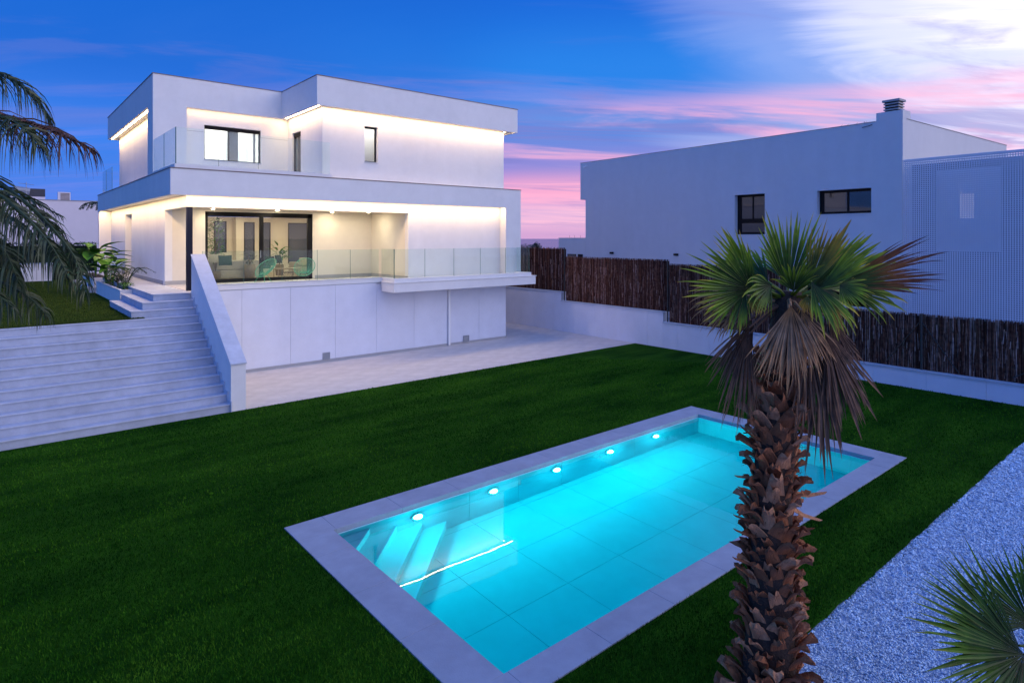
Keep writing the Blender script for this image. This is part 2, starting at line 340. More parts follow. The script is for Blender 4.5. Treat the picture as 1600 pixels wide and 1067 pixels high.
# ------------------------------------------------------------------ pool
PX0, PX1, PY0, PY1 = 4.16, 14.17, 5.08, 9.31     # inside
CX0, CX1, CY0, CY1 = 3.59, 14.70, 4.66, 9.88     # coping outside
pool = empty('swimming_pool', ((PX0+PX1)/2, (PY0+PY1)/2, 0), 0, 'long rectangular pool glowing turquoise, set in the lawn with lavender stone coping', 'swimming pool')
def pl(o): o.location = Vector(o.location)-pool.location; return o
ZF = -1.30
sh = MB()
sh.box(PX0-.3, PY0-.3, ZF-.25, PX1+.3, PY1+.3, ZF-.02)
sh.box(PX0-.3, PY0-.3, ZF-.02, PX0, PY1+.3, -.06); sh.box(PX1, PY0-.3, ZF-.02, PX1+.3, PY1+.3, -.06)
sh.box(PX0, PY0-.3, ZF-.02, PX1, PY0, -.06); sh.box(PX0, PY1, ZF-.02, PX1, PY1+.3, -.06)
pl(sh.obj('pool_shell', M['poolgrout'], pool))
def tilerange(a, b, first, step):
    xs = [a]; x = first
    while x < b-.05:
        if x > a+.05: xs.append(x)
        x += step
    return xs+[b]
tx = tilerange(PX0, PX1, 5.60, 1.19); ty = tilerange(PY0, PY1, 5.55, 1.19)
def piece(name, m, p, x0, y0, z0, x1, y1, z1, bev=0, off=pool):
    o = MB().box(x0, y0, z0, x1, y1, z1).obj(name, m, p, bevel=bev)
    if off is not None: o.location = -off.location
    return o
gp = .003
for i in range(len(tx)-1):
    for j in range(len(ty)-1):
        piece('floor_tile', M['pooltile'], pool, tx[i]+gp, ty[j]+gp, ZF-.02, tx[i+1]-gp, ty[j+1]-gp, ZF)
zt = [ZF+.01, -.62, -.06]
for i in range(len(tx)-1):
    for k in range(2):
        z0, z1 = zt[k]+.004, zt[k+1]-.002
        piece('wall_tile', M['poolwall'], pool, tx[i]+.003, PY1-.015, z0, tx[i+1]-.003, PY1+.01, z1)
        piece('wall_tile', M['poolwall'], pool, tx[i]+.003, PY0-.01, z0, tx[i+1]-.003, PY0+.015, z1)
for j in range(len(ty)-1):
    for k in range(2):
        z0, z1 = zt[k]+.004, zt[k+1]-.002
        piece('wall_tile', M['poolwall'], pool, PX0-.01, ty[j]+.003, z0, PX0+.015, ty[j+1]-.003, z1)
        piece('wall_tile', M['poolwall'], pool, PX1-.015, ty[j]+.003, z0, PX1+.01, ty[j+1]-.003, z1)
# corner steps, cut diagonally
for k, (leg, zt_) in enumerate([(.62, -.22), (1.12, -.46), (1.62, -.72), (2.12, -.98)]):
    o = MB().prism([(PX0+.015, PY1-.015), (PX0+.015, PY1-leg), (PX0+leg, PY1-.015)], ZF, zt_).obj('pool_step', M['pooltile'], pool); pl(o)
    o2 = MB().prism([(PX0+.02, PY1-leg+.04), (PX0+.02, PY1-leg-.005), (PX0+leg+.005, PY1-.02), (PX0+leg-.04, PY1-.02)], zt_, zt_+.006).obj('step_edge', M['poolwall'], o) ; o2.location = (0, 0, 0)

# coping slabs
cxs = tilerange(CX0, CX1, CX0+.57+.05, 1.19); cys = tilerange(CY0+.42, CY1-.57, CY0+.42+1.19, 1.19)
for i in range(len(cxs)-1):
    piece('coping_slab', M['coping'], pool, cxs[i]+.0012, PY1, -.06, cxs[i+1]-.0012, CY1, .018, .003)
    piece('coping_slab', M['coping'], pool, cxs[i]+.0012, CY0, -.06, cxs[i+1]-.0012, PY0, .018, .003)
for i in range(len(cys)-1):
    piece('coping_slab', M['coping'], pool, CX0, cys[i]+.0012, -.06, PX0, cys[i+1]-.0012, .018, .003)
    piece('coping_slab', M['coping'], pool, PX1, cys[i]+.0012, -.06, CX1, cys[i+1]-.0012, .018, .003)
# lamps in the far long wall
for k in range(5):
    x = 5.67+1.66*k
    h = MB(); 
    n = 20
    h.add([(x+.11*math.cos(2*math.pi*i/n), PY1-.016, -.36+.11*math.sin(2*math.pi*i/n)) for i in range(n)]+[(x+.11*math.cos(2*math.pi*i/n), PY1-.045, -.36+.11*math.sin(2*math.pi*i/n)) for i in range(n)], [tuple(range(n))]+[(i, (i+1) % n, (i+1) % n+n, i+n) for i in range(n)]+[tuple(range(2*n-1, n-1, -1))])
    o = h.obj('pool_light', M['white'], pool); pl(o)
    l = MB(); vs = []; fs = []
    for q in range(5):
        ph = q/4*math.pi/2*.96; rr_ = .085*math.cos(ph); yy_ = PY1-.046-.075*math.sin(ph)
        vs += [(x+rr_*math.cos(2*math.pi*i/n), yy_, -.36+rr_*math.sin(2*math.pi*i/n)) for i in range(n)]
    for q in range(4):
        for i in range(n): fs.append((q*n+i, q*n+(i+1) % n, (q+1)*n+(i+1) % n, (q+1)*n+i))
    fs.append(tuple(range(4*n, 5*n))); l.add(vs, fs)
    l.obj('lamp_lens', M['poollamp'], o)
# skimmer drain covers on the floor of the pool coping
# water surface with a gentle ripple
mw = bpy.data.materials.new('pool_water'); mw.use_nodes = True; N_ = mw.node_tree.nodes; L_ = mw.node_tree.links; N_.clear()
gl = N_.new('ShaderNodeBsdfRefraction'); gl.inputs['IOR'].default_value = 1.33; gl.inputs['Color'].default_value = (.03, .90, .93, 1); gl.inputs['Roughness'].default_value = 0
gs = N_.new('ShaderNodeBsdfGlossy'); gs.inputs['Roughness'].default_value = 0.0
fr = N_.new('ShaderNodeFresnel'); fr.inputs[0].default_value = 1.33
nz = N_.new('ShaderNodeTexNoise'); nz.inputs['Scale'].default_value = 1.6; nz.inputs['Detail'].default_value = 2
bp = N_.new('ShaderNodeBump'); bp.inputs['Strength'].default_value = .012; bp.inputs['Distance'].default_value = .05
tc_ = N_.new('ShaderNodeTexCoord'); L_.new(tc_.outputs['Object'], nz.inputs['Vector'])
L_.new(nz.outputs['Fac'], bp.inputs['Height'])
for n_ in (gl, gs, fr): L_.new(bp.outputs[0], n_.inputs['Normal'])
mxs = N_.new('ShaderNodeMixShader'); oo = N_.new('ShaderNodeOutputMaterial'); L_.new(fr.outputs[0], mxs.inputs[0]); L_.new(gl.outputs[0], mxs.inputs[1]); L_.new(gs.outputs[0], mxs.inputs[2]); L_.new(mxs.outputs[0], oo.inputs[0])
wt = MB().add([(PX0-.005, PY0-.005, -.075), (PX1+.005, PY0-.005, -.075), (PX1+.005, PY1+.005, -.075), (PX0-.005, PY1+.005, -.075)], [(0, 1, 2, 3)])
wt.obj('pool_water', mw, kind='structure')
# ------------------------------------------------------------------ lawn, gravel, paving
def gedge(x): return 3.34+.05*noise.noise(Vector((x*.8, 3, 0)))+.03*noise.noise(Vector((x*3, 7, 0)))
lx = [-14, CX0, CX1, 21.7]; ls = MB()
def quad(m, x0, y0, x1, y1, z): m.add([(x0,y0,z),(x1,y0,z),(x1,y1,z),(x0,y1,z)], [(0,1,2,3)])
quad(ls, -14, CY1, 21.70, 17.42, 0); quad(ls, -14, 3.6, CX0, CY1, 0); quad(ls, CX1, 3.6, 21.70, CY1, 0); quad(ls, CX0, 3.6, CX1, CY0, 0)
n = 180; ex_ = [-14+35.7*i/n for i in range(n+1)]
ls.add([(x, gedge(x), 0) for x in ex_]+[(x, 3.6, 0) for x in ex_], [(i, i+1, n+2+i, n+1+i) for i in range(n)])
ls.obj('lawn', M['grass'], kind='structure')
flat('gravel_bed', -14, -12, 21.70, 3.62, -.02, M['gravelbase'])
# turf fibres (real, dense near the camera)
def scatter_lawn(nb):
    th = rng.uniform(AV-R(41), AV+R(41), nb*3); d = np.exp(rng.uniform(math.log(5.6), math.log(24), nb*3))
    x = d*np.cos(th)*1.0; y = d*np.sin(th)
    dep = x*VV.x+y*VV.y
    ok = (dep > 5.2) & (x < 21.68) & (y < 17.38) & (y > 3.36+.05*rng.normal(size=len(x))) & ~((x > CX0-.01) & (x < CX1+.01) & (y > CY0-.01) & (y < CY1+.01)) & ~((x < 5.34) & (y > 17.30))
    return x[ok][:nb], y[ok][:nb], d[ok][:nb]
bx, by, bd = scatter_lawn(230000); nb = len(bx)
hh = rng.uniform(.018, .042, nb)*(1+bd*.01); ww = rng.uniform(.002, .0035, nb)*(1+bd*.12); a = rng.uniform(0, math.pi, nb)
lx_, ly_ = rng.normal(0, .012, nb), rng.normal(0, .012, nb)
V = np.empty((nb*3, 3)); V[0::3] = np.stack([bx-ww*np.cos(a), by-ww*np.sin(a), np.full(nb, -.002)], 1); V[1::3] = np.stack([bx+ww*np.cos(a), by+ww*np.sin(a), np.full(nb, -.002)], 1)
V[2::3] = np.stack([bx+lx_, by+ly_, hh], 1)
pn_ = np.array([noise.noise(Vector((float(x)*.42, float(y)*.9, 1.0)))*1.2+.5*noise.noise(Vector((float(x)*1.6, float(y)*2.6, 4.0))) for x, y in zip(bx, by)])
tone = np.repeat(np.clip(rng.normal(.50, .20, nb)+.42*pn_, 0, 1), 3)
o = bpy.data.objects.new('turf', npmesh('turf', V, np.arange(nb*3).reshape(-1, 3), M['blade'], tone)); COL.objects.link(o)
prop(o, 'short dark green artificial turf pile covering the garden around the pool', 'grass', kind='stuff')
# gravel stones
ns = 105000
gx = 6.0+ (rng.random(ns)**1.5)*15.6; gy = 3.33-(rng.random(ns)**1.0)*(1.2+ (gx-6)*.0+2.6)
eg = np.array([gedge(float(x)) for x in gx]); gy = np.minimum(gy, eg-.0+rng.normal(0, .012, ns))
sz = rng.uniform(.007, .015, ns)*(1+(gx-6)*.05)
octv = np.array([(1,0,0),(0,1,0),(-1,0,0),(0,-1,0),(0,0,.8),(0,0,-.8)])
octf = np.array([(0,1,4),(1,2,4),(2,3,4),(3,0,4),(1,0,5),(2,1,5),(3,2,5),(0,3,5)])
an = rng.uniform(0, math.pi, ns); ca, sa = np.cos(an), np.sin(an)
P = octv[None]*(sz[:, None, None])*rng.uniform(.6, 1.35, (ns, 6, 1))
Px = P[..., 0]*ca[:, None]-P[..., 1]*sa[:, None]+gx[:, None]; Py = P[..., 0]*sa[:, None]+P[..., 1]*ca[:, None]+gy[:, None]; Pz = P[..., 2]+rng.uniform(-.012, .010, ns)[:, None]
V = np.stack([Px, Py, Pz], -1).reshape(-1, 3); F = (octf[None]+(np.arange(ns)*6)[:, None, None]).reshape(-1, 3)
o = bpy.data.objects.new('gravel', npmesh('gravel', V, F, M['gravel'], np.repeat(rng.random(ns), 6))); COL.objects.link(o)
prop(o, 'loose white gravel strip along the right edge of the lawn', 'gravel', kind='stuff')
# paving between lawn and house, down the right side of the house
pv = empty('paved_path', (5.32, 17.42, 0)); prop(pv, kind='structure')
flat('paving_base', 4.0, 17.42, 21.72, 46, -.012, M['skirt'])
yy = [17.42, 18.6, 19.8, 21.0, 22.2]+[22.2+1.2*i for i in range(1, 15)]
xx = [5.34+1.2*i for i in range(14)]+[21.69]
tms = {}
for j in range(len(yy)-1):
    for i in range(len(xx)-1):
        if yy[j] > 22.1 and xx[i+1] < 18.3: continue
        x0, x1, y0, y1 = xx[i], xx[i+1], yy[j], yy[j+1]
        key = (round(x1-x0, 3), round(y1-y0, 3))
        if key not in tms:
            me = MB().box(.0008, .0008, -.02, key[0]-.0008, key[1]-.0008, 0).mesh('paving_slab'); me.materials.append(M['paving']); tms[key] = me
        inst(tms[key], 'paving_slab', None, pv, (x0-5.32, y0-17.42, .004))
# ------------------------------------------------------------------ stairs
NS = [(21.68-.3255*k, 2.87-.2053*k) for k in range(14)]
SX = 4.925
st = empty('garden_stairs', (4.9, 17.45, 0), 0, 'very wide pale stone steps climbing from the lawn to the house terrace', 'stairs')
SL = st.location.copy()
def s_(mb, name, m, **k):
    o = mb.obj(name, m, st, **k); o.location = -SL; return o
LIM = [3.88, 3.54, 3.20]
for k, (y, z) in enumerate(NS):
    x0 = LIM[k] if k < 3 else -14.0
    yb = {0: 39.2, 1: 25.2, 2: 25.2}.get(k, NS[k-1][0]+.02)
    zb = NS[k+1][1]-.01 if k < 13 else -.05
    mb = MB(); mb.box(x0, y, zb, SX, yb, z-.031)
    so = s_(mb, 'step', M['riser'])
    tr_ = MB(); x = SX
    while x > x0+.01:
        e = .02 if k < 3 else 0
        xl = x0-e if x-1.2 < x0+.3 else x-1.2
        tr_.box(xl+.0015, y-.022, z-.03, x-.0015, y+.36 if k > 2 else yb, z)
        x = xl if xl > x0 else -99
    tr_.obj('tread', M['tread'], so)
    MB().box(x0, y-.026, z-.018, SX-.001, y+.012, z+.003).obj('nosing_highlight', M['stone'], so)  # paler strip on the tread edge, its highlight put into the colour
# stair skirting tiles stepped along the parapet
for k, (y, z) in enumerate(NS[1:]):
    s_(MB().box(SX-.012, y-.10, z-.19, SX+.012, y+.22, z+.09), 'stair_skirting', M['stone'])
# parapet
par = empty('stair_parapet', (5.13, 17.46, 0), 0, 'sloping white wall with flat stone top closing the right side of the garden steps', 'wall')
x0, x1 = 4.94, 5.32; ya, yb = 17.46, 21.66; za, zb = 1.24, 4.05
b = MB().add([(x0,ya,-.02),(x1,ya,-.02),(x1,yb,-.02),(x0,yb,-.02),(x0,ya,za),(x1,ya,za),(x1,yb,zb),(x0,yb,zb)], [(0,3,2,1),(4,5,6,7),(0,1,5,4),(1,2,6,5),(2,3,7,6),(3,0,4,7)])
o = b.obj('wall', M['stucco'], par); o.location = -par.location
sl = (zb-za)/(yb-ya); nseg = 5
for k in range(nseg):
    y0 = ya-.03+(yb-ya+.03)*k/nseg+.002; y1 = ya-.03+(yb-ya+.03)*(k+1)/nseg-.002
    zz0 = za+sl*(y0-ya)+.002; zz1 = za+sl*(y1-ya)+.002; e = .02; t = .035
    o = MB().add([(x0-e,y0,zz0),(x1+e,y0,zz0),(x1+e,y1,zz1),(x0-e,y1,zz1),(x0-e,y0,zz0+t),(x1+e,y0,zz0+t),(x1+e,y1,zz1+t),(x0-e,y1,zz1+t)], [(0,3,2,1),(4,5,6,7),(0,1,5,4),(1,2,6,5),(2,3,7,6),(3,0,4,7)]).obj('coping_slab', M['stone'], par); o.location = -par.location
# upper lawn
flat('upper_lawn', -16, 20.80, 3.52, 44, 2.262, M['grass2'])
MB().box(-16, 21.0, -.5, 3.5, 44, 2.2).obj('upper_bank', M['earth'], kind='structure')
# upper turf fibres
nb = 60000
bx = rng.uniform(-6, 3.5, nb); by = 20.82+ (rng.random(nb)**1.6)*20
ok = ~((bx > 3.2) & (by > 21)); bx, by = bx[ok], by[ok]; nb = len(bx)
a = rng.uniform(0, math.pi, nb); ww = .008; hh = rng.uniform(.02, .05, nb)
V = np.empty((nb*3, 3)); V[0::3] = np.stack([bx-ww*np.cos(a), by-ww*np.sin(a), np.full(nb, 2.26)], 1); V[1::3] = np.stack([bx+ww*np.cos(a), by+ww*np.sin(a), np.full(nb, 2.26)], 1)
V[2::3] = np.stack([bx+rng.normal(0, .015, nb), by, 2.262+hh], 1)
M['blade2'] = tonemat('upper_turf_fibre', [(0, (.020, .045, .004)), (.6, (.045, .085, .008)), (1, (.09, .12, .018))], .7, 0, .15)
o = bpy.data.objects.new('upper_turf', npmesh('upper_turf', V, np.arange(nb*3).reshape(-1, 3), M['blade2'], np.repeat(rng.random(nb), 3))); COL.objects.link(o)
prop(o, 'yellowish green turf of the small raised lawn at the head of the steps', 'grass', kind='stuff')
# ------------------------------------------------------------------ house
H = empty('modern_villa', (11.8, 22.18, 0), 0, 'two-storey white cubic villa with glowing eaves, glass balconies and a covered porch', 'house')
HL = H.location.copy()
def h_(mb, name, m, parent=None, **k):
    o = mb.obj(name, m, parent or H, **k)
    if parent is None: o.location = -HL
    return o
YF = 22.18; ZT = 2.86; YW = 22.60; YB = 25.85
# basement
h_(MB().box(5.33, YF+.062, -.05, 18.29, 39.2, 2.80), 'basement_wall', M['panel'])
jn = [5.335, 6.63, 8.30, 9.99, 11.69, 13.40, 15.04, 16.76, 18.31]
for i in range(8):
    dy = 0 if i < 6 else .03
    h_(MB().box(jn[i]+.004, YF+dy, .0, jn[i+1]-.004, YF+.0615, 2.84 if i < 4 else 2.55), 'wall_panel', M['panel'])
for i in range(10):
    h_(MB().box(18.29, 22.22+1.7*i, .0, 18.312, 22.22+1.7*(i+1)-.012, 2.83), 'wall_panel', M['panel'])
h_(MB().box(5.33, YF-.012, .004, 15.03, YF-.0005, .10), 'skirting', M['skirt'])
h_(MB().box(15.17, YF-.004, .004, 18.32, YF+.025, .09), 'skirting', M['skirt'])
h_(MB().box(15.055, YF-.09, .02, 15.15, YF-.002, 2.50), 'downpipe', M['white'], bevel=.01)
for x0, x1, z0, z1 in ((9.49, 9.77, .10, .35), (15.88, 16.18, .08, .34)):
    f = h_(MB().wall('y', YF-.03, YF-.003, x0, x1, z0, z1, [(x0+.02, x1-.02, z0+.02, z1-.02)]), 'vent_grille', M['grill'])
    for k in range(6):
        z = z0+.03+k*(z1-z0-.06)/5.5
        MB().add([(x0+.02,YF-.026,z),(x1-.02,YF-.026,z),(x1-.02,YF-.006,z+.028),(x0+.02,YF-.006,z+.028),(x0+.02,YF-.023,z-.003),(x1-.02,YF-.023,z-.003),(x1-.02,YF-.003,z+.025),(x0+.02,YF-.003,z+.025)], [(0,1,2,3),(4,7,6,5),(0,4,5,1),(1,5,6,2),(2,6,7,3),(3,7,4,0)]).obj('slat', M['grill'], f)
# terrace floor slab and balcony
fl = MB(); fl.box(4.95, 22.32, 2.80, 18.3, 39.2, ZT-.012); fl.box(18.3, 22.32, 2.60, 19.19, 39.2, ZT-.012)
h_(fl, 'terrace_slab', M['stucco'])
tt = {}
for i in range(12):
    for j in range(4):
        x0 = 5.02+i*1.2; y0 = 22.36+j*1.2; x1 = min(x0+1.2, 19.17); y1 = y0+1.2
        if x0 > 13.2 and y0 > 22.5: continue
        if x0 < 13.38 < x1 and y0 > 22.5: x1 = 13.38
        y1 = min(y1, 25.84)
        if y1-y0 < .05: continue
        k = (round(x1-x0, 3), round(y1-y0, 3))
        if k not in tt: me = MB().box(.001, .001, -.01, k[0]-.001, k[1]-.001, 0).mesh('floor_tile'); me.materials.append(M['paving']); tt[k] = me
        inst(tt[k], 'floor_tile', None, H, (x0-HL.x, y0-HL.y, ZT))
bal = MB().box(11.9, 21.15, 2.50, 19.21, YF-.002, ZT)
h_(bal, 'balcony_slab', M['stucco'], bevel=.006)
h_(MB().box(11.87, 21.12, ZT+.001, 19.25, YF-.002, ZT+.03), 'balcony_ledge', M['stucco'])
kb = MB().box(11.93, 21.20, ZT+.031, 18.98, 21.38, 3.04); kb.box(18.80, 21.38, ZT+.031, 18.98, 22.17, 3.04); kb.box(11.93, 21.38, ZT+.031, 12.10, YF+.1, 3.04)
h_(kb, 'railing_kerb', M['stucco'])
h_(MB().box(5.33, YF, 2.842, 11.93, 22.36, 3.02), 'railing_kerb', M['stucco'])
for i in range(6):
    h_(MB().box(5.325+i*1.1, YF-.02, 3.021, 5.325+(i+1)*1.1-.003, 22.37, 3.045), 'coping_slab', M['stone'])
h_(MB().box(5.33, YF-.012, 2.835, 11.9, YF-.001, 2.855), 'edge_strip', M['grill'])  # thin grey strips along the coping and balcony edges
h_(MB().box(11.9, 21.145, 2.862, 19.2, 21.149, 2.872), 'edge_strip', M['grill'])
# glass railings
def gpanel(x0, y0, x1, y1, z0, z1, n_edges=True):
    t = .008
    if abs(x1-x0) > abs(y1-y0): mb = MB().box(x0, y0-t, z0, x1, y0+t, z1)
    else: mb = MB().box(x0-t, y0, z0, x0+t, y1, z1)
    o = h_(mb, 'glass_panel', M['glass'])
    e = MB()
    if abs(x1-x0) > abs(y1-y0):
        e.box(x0-.001, y0-t-.001, z0, x0+.007, y0+t+.001, z1)
    else:
        e.box(x0-t-.001, y0-.001, z0, x0+t+.001, y0+.007, z1)
    e.obj('glass_edge', M['edge'], o)
    return o
gx_ = [5.40, 6.71, 8.02, 9.32, 10.63, 11.85]
for i in range(5): gpanel(gx_[i]+.006, 22.28, gx_[i+1]-.006, 22.28, 3.045, 4.16)
gx_ = [11.97, 13.34, 14.74, 16.11, 17.5, 18.93]
for i in range(5): gpanel(gx_[i]+.006, 21.27, gx_[i+1]-.006, 21.27, 3.04, 4.17)
gpanel(11.97, 21.29, 11.97, 22.27, 3.04, 4.17); gpanel(18.93, 21.29, 18.93, 22.16, 3.04, 4.17)
# ground floor walls
h_(MB().wall('x', 5.0, 5.25, YB+.25, 39.2, ZT, 6.02, [(32.7, 34.5, ZT, 5.70)]), 'side_wall', M['stucco'])
h_(MB().box(5.2505, 32.6, ZT, 6.3, 34.6, 5.72).box(5.26, 32.62, ZT, 5.27, 34.58, 5.7), 'door_recess', M['stucco'])
DX0, DX1, DZ0, DZ1 = 6.38, 10.62, ZT+.0, 5.62
h_(MB().wall('y', YB, YB+.25, 5.0, 13.38, ZT, 6.02, [(DX0, DX1, DZ0, DZ1)]), 'porch_back_wall', M['cream'])
h_(MB().box(13.38, YW, ZT, 18.285, 39.2, 6.02), 'front_wall', M['stucco'])
h_(MB().box(13.372, YW+.26, ZT+.001, 13.379, YB-.002, 5.69), 'porch_side_wall', M['cream'])
bm_ = MB().box(5.0, YW, 5.63, 13.379, YW+.22, 6.02); bm_.box(5.0, YW+.22, 5.63, 5.22, YB-.001, 6.02)
h_(bm_, 'beam', M['stucco'])
h_(MB().box(5.221, YW+.221, 5.70, 13.37, YB-.001, 5.74), 'porch_ceiling', M['cream'])
h_(MB().box(18.29, YF+.001, ZT, 19.19, 39.2, 6.02), 'frame_leg', M['stucco'])
h_(MB().box(4.45, 38.9, ZT, 4.999, 39.2, 5.985), 'frame_leg', M['stucco'])
h_(MB().box(5.03, YW+.02, ZT, 5.20, YW+.19, 5.629), 'porch_column', M['column'])
h_(MB().box(5.0, YB-.013, ZT, DX0-.1, YB-.001, ZT+.15).box(DX1+.1, YB-.013, ZT, 13.37, YB-.001, ZT+.15).box(13.358, YW+.03, ZT, 13.371, YB-.014, ZT+.15), 'skirting', M['skirt'])
h_(MB().box(4.987, YB+.25, ZT, 4.999, 32.7, ZT+.15).box(4.987, 34.5, ZT, 4.999, 38.89, ZT+.15), 'skirting', M['skirt'])
h_(MB().box(4.999, YB-.001, ZT, 5.25, YB+.249, 6.02), 'corner_wall', M['stucco'])
# downlights in the porch ceiling
for (x, y) in ((6.6, 24.15), (6.5, 25.2), (8.9, 24.15), (8.9, 25.2), (11.2, 24.15), (11.2, 25.2), (12.6, 24.6)):
    r_ = h_(MB().lathe([(.06, 0), (.06, .003)], (x, y, 5.6965), 16), 'downlight', M['white'])
    MB().lathe([(.05, 0), (.05, .0015)], (x, y, 5.6945), 14).obj('lamp_lens', M['down'], r_)
# sliding door
d_ = h_(MB().box(DX0, YB+.03, DZ1-.18, DX1, YB+.15, DZ1-.001).box(DX0, YB+.03, DZ0+.001, DX1, YB+.15, DZ0+.13).box(DX0, YB+.03, DZ0, DX0+.10, YB+.15, DZ1-.01).box(DX1-.20, YB+.03, DZ0, DX1, YB+.15, DZ1-.01).box(8.43, YB+.04, DZ0, 8.58, YB+.14, DZ1-.01), 'sliding_door', M['black'])
for a_, b_ in ((DX0+.10, 8.43), (8.58, DX1-.16)):
    MB().box(a_, YB+.08, DZ0+.13, b_, YB+.09, DZ1-.12).obj('pane', M['pane'], d_)
MB().box(8.45, YB+.01, 3.8, 8.47, YB+.04, 4.1).obj('handle', M['grill'], d_)
# living room
rm = MB(); RX0, RX1, RY1 = 5.3, 13.2, 32.0
rm.wall('y', RY1, RY1+.1, RX0, RX1, ZT, 5.62, [(8.28, 8.85, 3.9, 5.42), (9.66, 10.17, ZT+.2, 5.38), (10.55, 10.95, ZT+.2, 5.38), (11.84, 12.95, 3.3, 5.38)])
rm.box(RX0-.05, YB+.26, ZT, RX0, RY1, 5.62); rm.box(RX1, YB+.26, ZT, RX1+.1, RY1, 5.62)
rm.box(9.15, RY1-.5, ZT, 9.5, RY1-.001, 5.6)
h_(rm, 'room_wall', M['cream'])
h_(MB().box(RX0, YB+.255, 5.64, RX1, RY1, 5.70), 'room_ceiling', M['cream'])
h_(MB().box(RX0, YB+.255, ZT-.01, RX1, RY1, ZT+.02), 'room_floor', M['wood'])
M['bluewin'] = mat('dusk_window', (.06, .075, .13), .1, spec=.8)
for (a_, b_, c_, e_) in ((8.28, 8.85, 3.9, 5.42), (9.66, 10.17, ZT+.2, 5.38), (10.55, 10.95, ZT+.2, 5.38), (11.84, 12.95, 3.3, 5.38)):
    w = h_(MB().wall('y', RY1-.02, RY1+.06, a_, b_, c_, e_, [(a_+.05, b_-.05, c_+.05, e_-.05)]), 'inner_window', M['black'])
    MB().box(a_+.05, RY1+.02, c_+.05, b_-.05, RY1+.03, e_-.05).obj('pane', M['bluewin'], w)
for (x, y) in ((7.2, 27.6), (9.4, 27.6), (11.6, 27.6), (7.2, 30), (9.4, 30), (11.6, 30)):
    h_(MB().lathe([(.075, 0), (.075, .01)], (x, y, 5.628), 16), 'ceiling_lamp', M['roomlamp'])
# mid slab with recessed soffit
def ring(x0, y0, x1, y1, z0, z1, t): # closed outward ring of four boards
    return MB().box(x0, y0, z0, x1, y0+t, z1).box(x0, y1-t, z0, x1, y1, z1).box(x0, y0+t, z0, x0+t, y1-t, z1).box(x1-t, y0+t, z0, x1, y1-t, z1)
h_(ring(4.45, YF, 19.19, 39.3, 6.0-.012, 6.83, .10), 'slab_fascia', M['stucco'])
h_(MB().box(4.551, YF+.101, 6.03, 19.089, 39.199, 6.70), 'first_floor_slab', M['stucco'])
h_(ring(4.43, YF-.018, 19.21, 39.32, 6.831, 6.86, .16), 'coping_flashing', M['flash'])
# led profiles
def led(mb, n='led_strip'): return h_(mb, n, M['led'])
def ledx(x0, x1, y, z, w=.10): return led(MB().add([(x0, y, z-.004), (x0, y+w, z-.004), (x1, y+w, z-.004), (x1, y, z-.004)], [(0, 1, 2, 3)]))
def ledy(y0, y1, x, z, w=.10): return led(MB().add([(x, y0, z-.004), (x, y1, z-.004), (x+w, y1, z-.004), (x+w, y0, z-.004)], [(0, 1, 2, 3)]))
ledx(4.60, 18.25, YF+.115, 6.03); ledy(YF+.2, 38.8, 4.565, 6.03)
# upper terrace kerb + glass
h_(MB().box(4.60, YF+.15, 6.701, 9.93, YF+.36, 7.0).box(4.60, YF+.36, 6.701, 4.78, 26.04, 7.0), 'railing_kerb', M['stucco'])
gx_ = [4.66, 5.95, 7.25, 8.6, 9.90]
for i in range(4): gpanel(gx_[i]+.006, 22.45, gx_[i+1]-.006, 22.45, 7.0, 8.20)
for y0, y1 in ((22.47, 24.2), (24.21, 26.0)): gpanel(4.66, y0, 4.66, y1, 7.0, 8.20)
for y0, y1 in ((35.92, 37.9), (37.92, 39.2)): gpanel(4.66, y0, 4.66, y1, 6.86, 8.08)
# upper storey
YU = 22.80; YR = 26.35; ZU = 6.701; ZS = 9.60
h_(MB().wall('y', YU, YU+.25, 9.75, 18.66, ZU, ZS, [(11.50, 12.08, 7.64, 9.06)]).box(18.41, YU+.25, ZU, 18.66, 38, ZS), 'front_wall', M['stucco'])
h_(MB().wall('x', 9.75, 10.0, YU+.251, YR+.2, ZU, ZS, [(24.95, 25.88, ZU+.02, 8.96)]), 'return_wall', M['stucco'])
h_(MB().wall('y', YR, YR+.25, 5.10, 9.749, ZU, ZS, [(6.47, 8.63, 7.66, 9.02)]), 'recess_wall', M['stucco'])
h_(MB().box(5.10, YR+.26, ZU, 5.35, 36.9, ZS), 'side_wall', M['stucco'])
h_(MB().box(4.65, 26.05, 6.861, 5.78, YR-.001, 9.565).box(4.65, YR-.001, 6.861, 5.099, 27.04, 9.565), 'corner_fin', M['stucco'])
h_(MB().box(5.36, 36.6, ZU, 18.4, 36.9, ZS), 'back_wall', M['stucco'])
# panel joint line in the recess wall
h_(MB().box(5.79, YR-.004, 8.72, 6.46, YR-.001, 8.735).box(8.64, YR-.004, 8.72, 9.74, YR-.001, 8.735), 'joint_line', M['skirt'])
